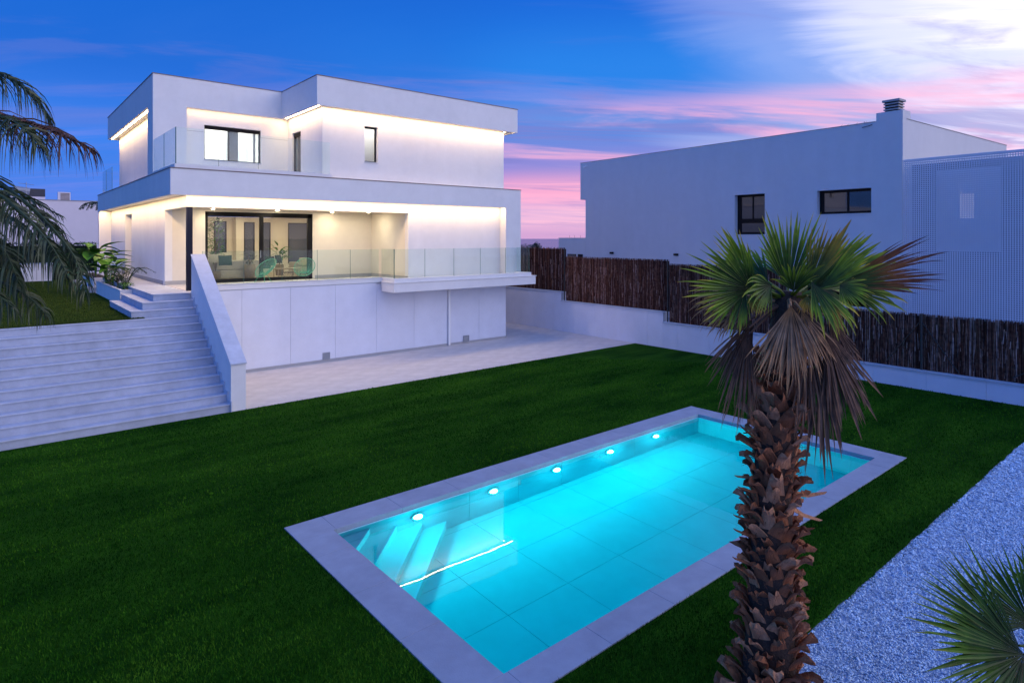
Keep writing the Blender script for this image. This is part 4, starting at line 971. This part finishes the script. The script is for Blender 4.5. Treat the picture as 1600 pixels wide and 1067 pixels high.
# dead stubs at foot
crown = tc(1232, 470)
tocam = -VV
def leaf(hp, tp_, spread, nseg, m, seed, ntilt=(0, 0, 0), **k):
    hub = tc(*hp); tip = tc(*tp_); axis = tip-hub; L_ = axis.length
    nrm = tocam+RR*ntilt[0]+Vector((0, 0, ntilt[1]))+VV*ntilt[2]
    pf = k.pop('pf', crown)
    return fanleaf(fan, hub, axis, nrm, L_, spread, nseg, M[m], seed, petiole_from=pf, **k)
LV = [
 # hub, tip, spread, nseg, material
 ((1174, 452, -.25), (1068, 404, -.45), R(50), 48, 'fan', dict(droop=.08, split=.50, fold=.30)),
 ((1182, 444, .15), (1118, 362, .1), R(24), 20, 'fan', dict(droop=.10, split=.55)),
 ((1232, 452, .1), (1232, 322, .15), R(37), 34, 'fan', dict(droop=.05, split=.52, fold=.15)),
 ((1262, 452, -.05), (1308, 334, -.1), R(20), 20, 'fany', dict(droop=.07, split=.55, fold=.1)),
 ((1264, 455, .10), (1372, 358, .1), R(20), 22, 'fan', dict(droop=.08, split=.62, fold=.1)),
 ((1278, 455, -.1), (1366, 384, -.2), R(14), 14, 'fan', dict(droop=.10, split=.6)),
 ((1310, 446, .0), (1474, 408, .05), R(22), 38, 'fano', dict(droop=.10, split=.55, fold=.15, tonebase=.06)),
 ((1322, 450, .25), (1420, 452, .3), R(40), 30, 'fan', dict(droop=.35, split=.5)),
 ((1312, 445, -.15), (1362, 474, -.3), R(60), 30, 'fan', dict(droop=.18, split=.5)),
 ((1268, 440, -.45), (1318, 528, -.75), R(26), 16, 'fan', dict(droop=.3, split=.5)),
 ((1205, 446, -.3), (1165, 478, -.5), R(60), 22, 'fan', dict(droop=.6, split=.42)),
 ((1165, 450, -.2), (1108, 500, -.35), R(60), 34, 'fan', dict(droop=.30, split=.5)),
 ((1285, 440, .45), (1330, 398, .8), R(40), 26, 'fan', dict(droop=.2, split=.5)),
 ((1230, 440, .5), (1225, 385, 1.1), R(50), 28, 'fan', dict(droop=.25, split=.5)),
 ((1200, 440, .4), (1130, 430, .9), R(60), 30, 'fan', dict(droop=.35, split=.5)),
 ((1270, 445, .45), (1345, 446, 1.0), R(45), 26, 'fan', dict(droop=.35, split=.5)),
 ((1240, 455, -.2), (1255, 400, -.45), R(50), 24, 'fan', dict(droop=.25, split=.45)),
 # yellowish small dying ones
 ((1172, 462, -.1), (1190, 492, -.2), R(40), 14, 'fany', dict(droop=.3, split=.6, tonebase=.2)),
 ((1292, 462, -.3), (1318, 520, -.4), R(26), 12, 'fany', dict(droop=.4, split=.5, tonebase=.15)),
 ((1262, 462, -.25), (1258, 500, -.3), R(40), 14, 'fany', dict(droop=.4, split=.5, tonebase=.15)),
 # withered grey leaf at the left
 ((1158, 462, .05), (1078, 490, .1), R(52), 40, 'fand', dict(droop=.30, split=.35, crinkle=.22)),
 ((1165, 480, .0), (1105, 520, .1), R(50), 36, 'fand', dict(droop=.35, split=.35, crinkle=.22)),
 # dead skirt
 ((1236, 478, -.55), (1238, 618, -.62), R(34), 44, 'fand', dict(droop=.12, split=.5, crinkle=.12, hang=.03)),
 ((1232, 482, -.50), (1215, 600, -.55), R(30), 34, 'fand', dict(droop=.15, split=.5, crinkle=.15, hang=.05)),
 ((1252, 484, -.48), (1290, 590, -.50), R(26), 30, 'fand', dict(droop=.20, split=.5, crinkle=.15, hang=.05)),
 ((1288, 515, -.35), (1350, 648, -.4), R(24), 34, 'fandd', dict(droop=.12, split=.6, crinkle=.05, hang=.03)),
 ((1292, 525, -.30), (1330, 675, -.35), R(20), 28, 'fandd', dict(droop=.10, split=.6, crinkle=.07, hang=.04)),
 ((1285, 520, -.25), (1300, 690, -.3), R(20), 30, 'fandd', dict(droop=.10, split=.6, crinkle=.08, hang=.05)),
 ((1278, 540, -.2), (1285, 745, -.25), R(13), 24, 'fandd', dict(droop=.08, split=.6, crinkle=.05, hang=.05)),
 ((1262, 525, -.3), (1262, 690, -.3), R(18), 28, 'fandd', dict(droop=.10, split=.5, crinkle=.10, hang=.05)),
 ((1175, 498, -.1), (1112, 600, -.1), R(20), 30, 'fandd', dict(droop=.15, split=.55, crinkle=.07, hang=.03)),
 ((1178, 505, -.05), (1130, 590, .1), R(22), 26, 'fandd', dict(droop=.15, split=.55, crinkle=.08, hang=.03)),
 ((1170, 512, -.2), (1146, 676, -.25), R(15), 32, 'fandd', dict(droop=.10, split=.5, crinkle=.07, hang=.04)),
 ((1173, 520, -.1), (1160, 670, -.1), R(14), 30, 'fandd', dict(droop=.10, split=.5, crinkle=.09, hang=.04)),
 ((1176, 515, .1), (1138, 640, .15), R(14), 26, 'fandd', dict(droop=.10, split=.5, crinkle=.07, hang=.04)),
 ((1225, 500, .35), (1200, 640, .45), R(25), 28, 'fandd', dict(droop=.15, split=.5, crinkle=.1, hang=.04)),
 ((1255, 500, .4), (1275, 640, .5), R(25), 28, 'fandd', dict(droop=.15, split=.5, crinkle=.1, hang=.04)),
 ((1240, 500, -.1), (1242, 600, -.35), R(35), 30, 'fandd', dict(droop=.2, split=.5, crinkle=.12, hang=.05)),
 ((1300, 500, .1), (1330, 600, .2), R(25), 26, 'fandd', dict(droop=.2, split=.5, crinkle=.1, hang=.05)),
]
for i, (hp, tp_, sp, nsg, m, kw) in enumerate(LV):
    leaf(hp, tp_, sp, nsg, m, 500+i, ntilt=(random.uniform(-.3, .3), random.uniform(-.1, .5), 0), **kw)
# second fan palm, lower right
d2 = 5.0
b2 = at(1640, 372, d2); b2.z = 0
fan2 = empty('young_fan_palm', b2, 0, 'young fan palm at the lower right corner growing in the white gravel', 'palm tree')
c2 = at(1640, 1020, d2)
MB().tube([(0, 0, -.02), (0, 0, .5), c2-b2], [.17, .15, .10], 14).obj('trunk', M['bark'], fan2, smooth=True)
for k in range(60):
    a = k*2.4; z = .02+.9*k/60; d = Vector((math.cos(a), math.sin(a), 0))
    inst(bvar[k % 9], 'leaf_base', None, fan2, (d.x*.14, d.y*.14, z), (-.15, rd.uniform(-.3, .3), a-math.pi/2), (1, 1.2, 1))
M['fan2'] = tonemat('young_fan_leaf', [(0, (.008, .026, .003)), (.4, (.028, .085, .005)), (.8, (.09, .19, .010)), (.94, (.26, .24, .02)), (1, (.42, .20, .06))], .5, .15, .3)
def leaf2(hp, tp_, spread, nseg, m, seed, nt=(0, .3), **k):
    hub = at(*hp); tip = at(*tp_); axis = tip-hub
    return fanleaf(fan2, hub, axis, tocam+RR*nt[0]+Vector((0, 0, nt[1])), axis.length, spread, nseg, M[m], seed, petiole_from=c2, dens=1.3, **k)
for i, a in enumerate([
 ((1592, 1008, 4.9), (1428, 975, 4.7), R(60), 44, 'fan2', (0, .5), dict(droop=.03, split=.45, fold=.1)),
 ((1600, 1022, 4.85), (1440, 1012, 4.6), R(52), 40, 'fan2', (0, .7), dict(droop=.04, split=.5, fold=.1)),
 ((1612, 975, 5.0), (1528, 872, 5.0), R(62), 44, 'fan2', (-.2, .2), dict(droop=.03, split=.5, fold=.15)),
 ((1655, 960, 5.1), (1640, 830, 5.2), R(60), 36, 'fan2', (0, .2), dict(droop=.03, split=.5)),
 ((1680, 1000, 5.0), (1790, 940, 5.0), R(60), 36, 'fan2', (0, .3), dict(droop=.1, split=.5)),
 ((1660, 1020, 4.7), (1720, 1120, 4.4), R(60), 30, 'fan2', (0, .6), dict(droop=.25, split=.5)),
 ((1625, 1000, 5.3), (1580, 930, 5.7), R(60), 30, 'fan2', (0, .2), dict(droop=.2, split=.5)),
 ((1598, 1030, 4.9), (1585, 1110, 4.85), R(24), 24, 'fand', (0, 0), dict(droop=.2, split=.5, crinkle=.15)),
 ((1610, 1035, 4.9), (1620, 1120, 4.85), R(24), 24, 'fandd', (0, 0), dict(droop=.2, split=.5, crinkle=.15)),
]):
    leaf2(a[0], a[1], a[2], a[3], a[4], 800+i, a[5], **a[6])
# ------------------------------------------------------------------ boundary wall and brushwood fence
bw = empty('boundary_wall', (21.7, 14, 0), 0, 'low stepped white wall along the right side of the garden below the brushwood', 'wall')
steps_ = [(40, 22.03, 1.96), (22.03, 15.95, 1.52), (15.95, 10.5, 1.09), (10.5, -8, .585)]
jy = sorted([25.51, 23.98, 22.56, 21.14, 19.73, 18.22, 16.76, 15.24, 22.03, 15.95, 10.5, -8, 40]+[15.24-1.48*k for k in range(1, 16)]+[25.51+1.48*k for k in range(1, 10)])
for (y1, y0, z) in steps_:
    o = MB().box(21.72, y0, -.3, 21.96, y1, z-.05).obj('wall_core', M['skirt'], bw); o.location = -bw.location
    js = [y for y in jy if y0 < y < y1]; js = [y0]+[y for y in js if y-y0 > .25 and y1-y > .25]+[y1]
    for a_, b_ in zip(js[:-1], js[1:]):
        o = MB().box(21.70, a_+.004, -.05, 21.735, b_-.004, z-.05).obj('wall_panel', M['panel'], bw); o.location = -bw.location
        o = MB().box(21.66, a_+.002-.0*(a_ == y0), z-.049, 21.98, b_-.002, z).obj('coping_slab', M['stone'], bw); o.location = -bw.location
fe = empty('brushwood_fence', (21.84, 14, .58), 0, 'dark brown heather brushwood fence standing on the low white wall', 'fence')
FS = [(40, 21.85, 1.96, 4.12), (21.85, 15.75, 1.52, 3.69), (15.75, 10.7, 1.09, 3.52), (10.7, -4, .585, 2.28)]
VS = []; TS = []
for si, (y1, y0, z0, z1) in enumerate(FS):
    o = MB().box(21.86, y0+.01, z0, 21.885, y1-.01, z1-.06).obj('screen_panel', M['twigback'], fe); o.location = -fe.location
    dens = 150 if si else 60
    n = int((min(y1, 30)-y0)*dens*1.0)
    for rep in range(2):
        y = rng.uniform(y0+.01, min(y1, 30)-.01, n); 
        zb = z0+rng.random(n)*(z1-z0)*(.75 if rep else .02); zt2 = np.minimum(z1+rng.normal(0, .012, n), zb+(rng.uniform(.12, .6, n) if rep else 99))
        zt2 = np.minimum(zt2, z1+.03)
        w = rng.uniform(.003, .008, n)*(1.2 if rep else 1); x = 21.855-rng.random(n)*.03-(0.012 if rep else 0)
        dx = rng.normal(0, .006, n); dy = rng.normal(0, .02, n)
        A = np.stack([x, y-w, zb], 1); B = np.stack([x-.006, y, zb], 1); C = np.stack([x, y+w, zb], 1)
        A2 = np.stack([x+dx, y-w+dy, zt2], 1); B2 = np.stack([x-.006+dx, y+dy, zt2], 1); C2 = np.stack([x+dx, y+w+dy, zt2], 1)
        VS.append(np.stack([A, B, C, A2, B2, C2], 1).reshape(-1, 3))
        tn = rng.random(n)**(.7 if rep else 1.3); TS.append(np.repeat(tn, 6))
V = np.concatenate(VS)-np.array([21.84, 14, .58]); T = np.concatenate(TS); n = len(V)//6
F = (np.array([(0, 3, 4, 1), (1, 4, 5, 2)])[None]+(np.arange(n)*6)[:, None, None]).reshape(-1, 4)
o = bpy.data.objects.new('heather_twigs', npmesh('heather_twigs', V, F, M['twig'], T)); COL.objects.link(o); o.parent = fe; prop(o, kind='stuff')
def fb_(mb, name, m=M['wire']): o = mb.obj(name, m, fe); o.location = -fe.location; return o
for y, z0, z1 in ((6.51, .585, 2.30), (2.3, .585, 2.3), (10.72, .585, 3.52), (15.78, 1.09, 3.70), (21.88, 1.52, 4.12)):
    fb_(MB().tube([(21.79, y, z0), (21.79, y, z1)], .035 if y < 7 else .028, 10), 'fence_post')
for (y0, z0, y1, z1) in ((6.48, 2.02, 5.52, .60), (6.54, 2.05, 7.50, .68), (2.33, 2.0, 4.3, .6+.12)):
    fb_(MB().tube([(21.785, y0, z0), (21.785, y1, z1)], .014, 8), 'brace')
for z in (1.0, 1.7, 2.2): fb_(MB().tube([(21.80, -4, z), (21.80, 10.6, z)], .002, 4), 'tie_wire')
# ------------------------------------------------------------------ neighbour's house
NBa = R(-3.6)
nbh = empty('neighbour_house', (29.2076, 9.4075, 0), NBa, 'flat-roofed white house beyond the fence with chimney and perforated screen', 'house')
def n_(mb, name, m, p=None, **k): return mb.obj(name, m, p or nbh, **k)
LN = 19.69
W1 = (6.25, 7.95, 4.78, 6.82); W2 = (1.24, 3.62, 5.69, 6.78); OP = (1.20, 4.6, 1.55, 3.16)
w = MB().wall('x', 0, .35, 0, 19.19, 0, 9.60, [W1, W2, OP, (20, 21, 1, 2)][:3]); w.box(0, 19.19, 7.16, .35, LN, 9.60)
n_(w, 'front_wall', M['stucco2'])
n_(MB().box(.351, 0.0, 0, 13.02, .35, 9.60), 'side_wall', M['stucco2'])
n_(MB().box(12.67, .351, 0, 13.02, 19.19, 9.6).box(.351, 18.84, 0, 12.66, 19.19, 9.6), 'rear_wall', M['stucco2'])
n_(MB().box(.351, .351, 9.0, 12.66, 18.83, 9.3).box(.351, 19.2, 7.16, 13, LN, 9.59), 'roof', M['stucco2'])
n_(MB().box(-.02, 1.08, 9.601, .37, LN+.02, 9.625).box(.371, -.02, 9.601, 13.04, .37, 9.625), 'parapet_cap', M['concrete'])
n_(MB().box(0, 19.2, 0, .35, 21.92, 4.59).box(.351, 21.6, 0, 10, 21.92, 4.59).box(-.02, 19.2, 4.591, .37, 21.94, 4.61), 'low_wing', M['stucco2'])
for y in (19.8, 20.4, 20.9): n_(MB().tube([(.1, y, 4.6), (.1, y, 4.78)], .008, 5), 'roof_stub', M['wire'])
for (y0, y1) in ((19.45, 19.95), (20.1, 21.0)):
    o = n_(MB().box(-.012, y0, 3.15, -.002, y1, 3.51), 'low_window', M['black']); MB().box(-.016, y0+.04, 3.18, -.013, y1-.04, 3.47).obj('pane', M['darkpane'], o)
# chimney tower with louvred cowl
n_(MB().box(0, 0.0, 9.601, .77, 1.04, 9.96), 'chimney_base', M['stucco2'])
n_(MB().box(.14, .24, 9.961, .62, .74, 10.46), 'chimney_core', M['black'])
for z, e in ((10.03, .05), (10.15, .05), (10.27, .05)): n_(MB().box(.14-e, .24-e, z, .62+e, .74+e, z+.055), 'chimney_louvre', M['concrete'])
n_(MB().box(.05, .15, 10.38, .71, .83, 10.47), 'chimney_cap', M['concrete'])
def nwin(W, rows, label=None):
    y0, y1, z0, z1 = W; x = .25; f = .09
    o = n_(MB().wall('x', x, x+.07, y0+.002, y1-.002, z0+.002, z1-.002, rows), 'window', M['black'])
    for (a_, b_, c_, d_) in rows: MB().box(x+.03, a_, c_, x+.04, b_, d_).obj('pane', M['darkpane'], o)
    MB().box(-.03, y0-.03, z0-.04, x, y1+.03, z0-.002).obj('sill', M['stucco2'], o)
    return o
nwin(W1, [(6.33, 7.03, 5.58, 6.70), (7.09, 7.72, 5.58, 6.70), (6.33, 7.72, 4.90, 5.36)])
nwin(W2, [(1.34, 2.30, 5.80, 6.66), (2.38, 3.42, 5.80, 6.66)])
M['blind'] = mat('grey_blind', (.18, .17, .18), .8)
n_(MB().box(.36, 1.0, 5.3, .5, 4, 7), 'blind', M['blind'])
n_(MB().box(.36, 6.0, 4.5, .5, 8.2, 7), 'blind', M['blind'])
n_(MB().box(.352, 1.0, 1.4, 3, 1.1, 3.2).box(.352, 4.6, 1.4, 3, 4.7, 3.2).box(3, 1, 1.4, 3.1, 4.7, 3.2), 'porch_wall', M['black'])
n_(MB().box(-.04, 1.15, 1.50, .0-.002, 4.65, 1.56), 'sill', M['stucco2'])
for y in (11.68, 16.72, ):
    o = n_(MB().box(-.16, y-.13, 3.60, -.01, y+.13, 3.72), 'wall_lamp', M['black'], bevel=.02); MB().box(-.13, y-.10, 3.592, -.03, y+.10, 3.599).obj('lens', M['white'], o)
o = n_(MB().box(-.10, 19.02, 9.33, -.002, 19.12, 9.40).tube([(-.05, 19.07, 9.36), (-.20, 19.2, 9.28)], .04, 8), 'security_camera', M['white'])
n_(MB().box(-.3, .02, 3.82, -.01, .10, 3.88), 'wall_bracket', M['white'])
an_ = n_(MB().tube([(1.5, 2.2, 9.3), (1.5, 2.2, 9.95)], .012, 6).tube([(1.5, 3.2, 9.85), (1.5, 2.0, 9.82)], .009, 5), 'aerial', M['wire'])
for y in (2.1, 2.5, 2.9, 3.2): MB().tube([(1.25, y, 9.8), (1.75, y+.1, 9.98)], .007, 5).obj('rod', M['wire'], an_)
n_(MB().tube([(-.05, 1.6, 9.42), (-.05, 1.3, 9.46), (.0, 1.2, 9.5)], .014, 6), 'dark_tube', M['wire'])  # short dark tube on the wall below the parapet
# perforated screen: real square holes
def perforated(y0, y1, z0, z1, p, hole):
    ny = round((y1-y0)/p); nz = round((z1-z0)/p)
    iy, iz = np.meshgrid(np.arange(ny), np.arange(nz), indexing='ij'); iy = iy.ravel(); iz = iz.ravel(); n = len(iy)
    a = (p-hole)/2; yv = y0+iy*p; zv = z0+iz*p
    cs = [(0,0),(p,0),(p,p),(0,p),(a,a),(p-a,a),(p-a,p-a),(a,p-a)]
    fr = np.stack([np.stack([np.zeros(n), yv+c[0], zv+c[1]], 1) for c in cs], 1)
    bk = np.stack([np.stack([np.full(n, .03), yv+c[0], zv+c[1]], 1) for c in cs[4:]], 1)
    V = np.concatenate([fr, bk], 1).reshape(-1, 3)
    f = np.array([(0,1,5,4),(1,2,6,5),(2,3,7,6),(3,0,4,7),(4,5,9,8),(5,6,10,9),(6,7,11,10),(7,4,8,11)])
    F = (f[None]+(np.arange(n)*12)[:, None, None]).reshape(-1, 4); return V, F
V, F = perforated(-8.021, -.021, .56, 7.7601, .08, .041)
M['screen'] = mat('screen_panel', (.70, .70, .76), .6, var=.04)
o = bpy.data.objects.new('perforated_panel', npmesh('perforated_panel', V, F, M['screen'])); COL.objects.link(o); o.parent = nbh; prop(o, kind='stuff')
n_(MB().box(-.01, -8, 7.761, .05, -.02, 7.85).box(-.01, -8, .45, .05, -.02, .56), 'screen_frame', M['screen'])
n_(MB().box(.9, -8, 0, 1.0, -3.1, 7.7).box(.9, -3.1, 0, 1.0, -.9, 4.05).box(.9, -.9, 0, 1.0, -.02, 7.7).box(.9, -3.1, 7.4, 1.0, -.9, 7.7), 'dark_backing', M['tank'])  # dark navy slabs put in as the dim interior behind the holes
n_(MB().wall('x', 1.6, 1.7, -3.6, -.5, 3.9, 7.7, [(-2.0, -1.5, 5.4, 6.4)]), 'inner_wall', M['white'])
n_(MB().box(1.9, -2.2, 5.2, 1.95, -1.3, 6.6), 'lit_window', mat('lit_room', (.8, .8, .8), emit=(1, .9, .95), estr=.16))
# ------------------------------------------------------------------ left background
lb = empty('pale_house', (-3, 60, 0), 0, 'distant pale pink flat-roofed house at the left, half hidden by the palm fronds', 'house')
def l_(mb, name, m, p=None): o = mb.obj(name, m, p or lb); 
def lbo(mb, name, m, p=None):
    o = mb.obj(name, m, p or lb)
    if p is None: o.location = -lb.location
    return o
YL = 62.1
lbo(MB().wall('y', YL, YL+.3, -14, 12, -1, 7.62, [(3.08, 3.76, 5.45, 6.40)]).box(-14, YL+.3, -1, 12, 75, 7.5), 'wall', M['pink'])
lbo(MB().box(-14, YL-.04, 7.621, 12, YL+.3, 7.68), 'parapet_cap', M['concrete'])
w_ = lbo(MB().wall('y', YL+.1, YL+.16, 3.08, 3.76, 5.45, 6.40, [(3.13, 3.71, 5.50, 6.35)]), 'window', M['black']); MB().box(3.13, YL+.12, 5.50, 3.71, YL+.13, 6.35).obj('pane', M['darkpane'], w_)
lbo(MB().box(2.5, 64.0, 7.5, 3.62, 65.5, 7.98), 'roof_room', M['pink']); lbo(MB().box(2.5, 63.95, 7.99, 3.62, 65.6, 8.62), 'roof_tank', M['tank'])
lbo(MB().box(1.0, 63, 7.5, 1.55, 64, 8.3), 'roof_room', M['pink']); lbo(MB().tube([(1.6, 63.6, 8.5), (2.6, 63.6, 8.35)], .28, 12), 'water_tank', M['grill'])
ac = empty('air_conditioner', (4.8, 62.9, 7.5), 0, 'outdoor air-conditioning unit standing on the pale house roof', 'air conditioner')
MB().box(-.42, -.2, .02, .42, .2, .85).obj('casing', M['pink'], ac); 
for k in range(7): MB().box(-.25, -.215, .10+k*.10, .36, -.201, .16+k*.10).obj('grille_bar', M['flash'], ac)
ae = empty('rooftop_aerial', (2.35, 63, 7.5), 0, 'thin television aerial mast on the pale house roof', 'aerial')
MB().tube([(0, 0, 0), (0, 0, 1.55)], .025, 6).obj('mast', M['grill'], ae); MB().tube([(-.5, 0, 1.45), (.5, 0, 1.35)], .018, 5).obj('boom', M['grill'], ae)
for k in range(6): MB().tube([(-.45+k*.18, -.2, 1.45-k*.02), (-.45+k*.18, .2, 1.45-k*.02)], .012, 4).obj('rod', M['grill'], ae)
# clipped hedge at the far end of raised lawn
def hedge(x0, x1, y, z0, z1, d, n, name, label, m, seed):
    rd = random.Random(seed); t = empty(name, ((x0+x1)/2, y, z0), 0, label, 'hedge')
    o = MB().box(x0, y+.15, z0, x1, y+d, z1-.12).obj('branches', M['hedge'], t); o.location = -t.location
    mb = MB()
    for k in range(n):
        face = rd.random(); x = rd.uniform(x0, x1)
        if face < .7: p = Vector((x, y+rd.uniform(-.05, .25), rd.uniform(z0, z1)))
        else: p = Vector((x, y+rd.uniform(0, d), z1+rd.uniform(-.12, .08)))
        addleaf(mb, p-t.location, rd.uniform(0, 6.28), rd.uniform(-.8, 1), .06, .16)
    mb.obj('foliage', m, t); return t
hedge(-14, 4.9, 43.5, 2.2, 4.28, .8, 6000, 'dark_hedge', 'dark hedge closing the far end of the raised lawn, behind the fronds', M['plantd'], 31)
# white box shed by hedge
sh_ = empty('garden_locker', (2.1, 42.6, 2.26), 0, 'small pale garden locker in front of the dark hedge at far left', 'locker')
MB().box(-.75, -.25, 0, .6, .25, .92).obj('body', M['white'], sh_); MB().box(-.78, -.28, .921, .63, .28, .97).obj('lid', M['stone'], sh_); MB().box(-.08, -.262, .05, -.06, -.251, .88).obj('door_gap', M['skirt'], sh_)
# round bush behind the brushwood fence
def treeball(loc, r, h, n, label, m, seed, lw=.10, ll=.22, name='bushy_tree'):
    rd = random.Random(seed); t = empty(name, loc, 0, label, 'tree')
    mb = MB(); tk = MB().tube([(0, 0, -1.9-loc[2]*0), (0, 0, h*.5), (.1, .1, h*.8)], [.16, .12, .06], 8)
    cl = [(Vector((rd.gauss(0, r*.42), rd.gauss(0, r*.42), h-r+rd.gauss(0, r*.35))), r*rd.uniform(.25, .5)) for _ in range(16)]
    for c, q in cl: tk.tube([(0, 0, h*.35), c*.6+Vector((0, 0, h*.15)), c], [.05, .03, .012], 5)
    for k in range(n):
        c, q = cl[k % len(cl)]; v = Vector((rd.gauss(0, 1), rd.gauss(0, 1), rd.gauss(0, 1))).normalized()*q*rd.uniform(.5, 1.1)
        addleaf(mb, c+v, rd.uniform(0, 6.28), rd.uniform(-.8, 1), lw, ll)
    tk.obj('trunk', M['bark'], t); mb.obj('crown', m, t); return t
treeball((30.8, 33.3, 0), 1.3, 4.5, 2600, 'dark round tree showing above the brushwood fence between the two houses', M['plantd'], 77)
# palm tips behind the villa's left corner
pt = empty('background_palm', (5.65, 46.5, 0), 0, 'distant dark palm whose leaf tips peep past the left corner of the villa', 'palm tree')
MB().tube([(0, 0, -1.9), (0, 0, 6.3)], [.2, .14], 10).obj('trunk', M['bark'], pt)
for k in range(14):
    a = k*.449; c = pt.location+Vector((0, 0, 6.3))
    feather(pt, [c, c+Vector((.5*math.cos(a), .5*math.sin(a), .5)), c+Vector((1.1*math.cos(a), 1.1*math.sin(a), .4)), c+Vector((1.35*math.cos(a), 1.35*math.sin(a), .1))], 22, .3, .04, M['feather'], 900+k, .7)
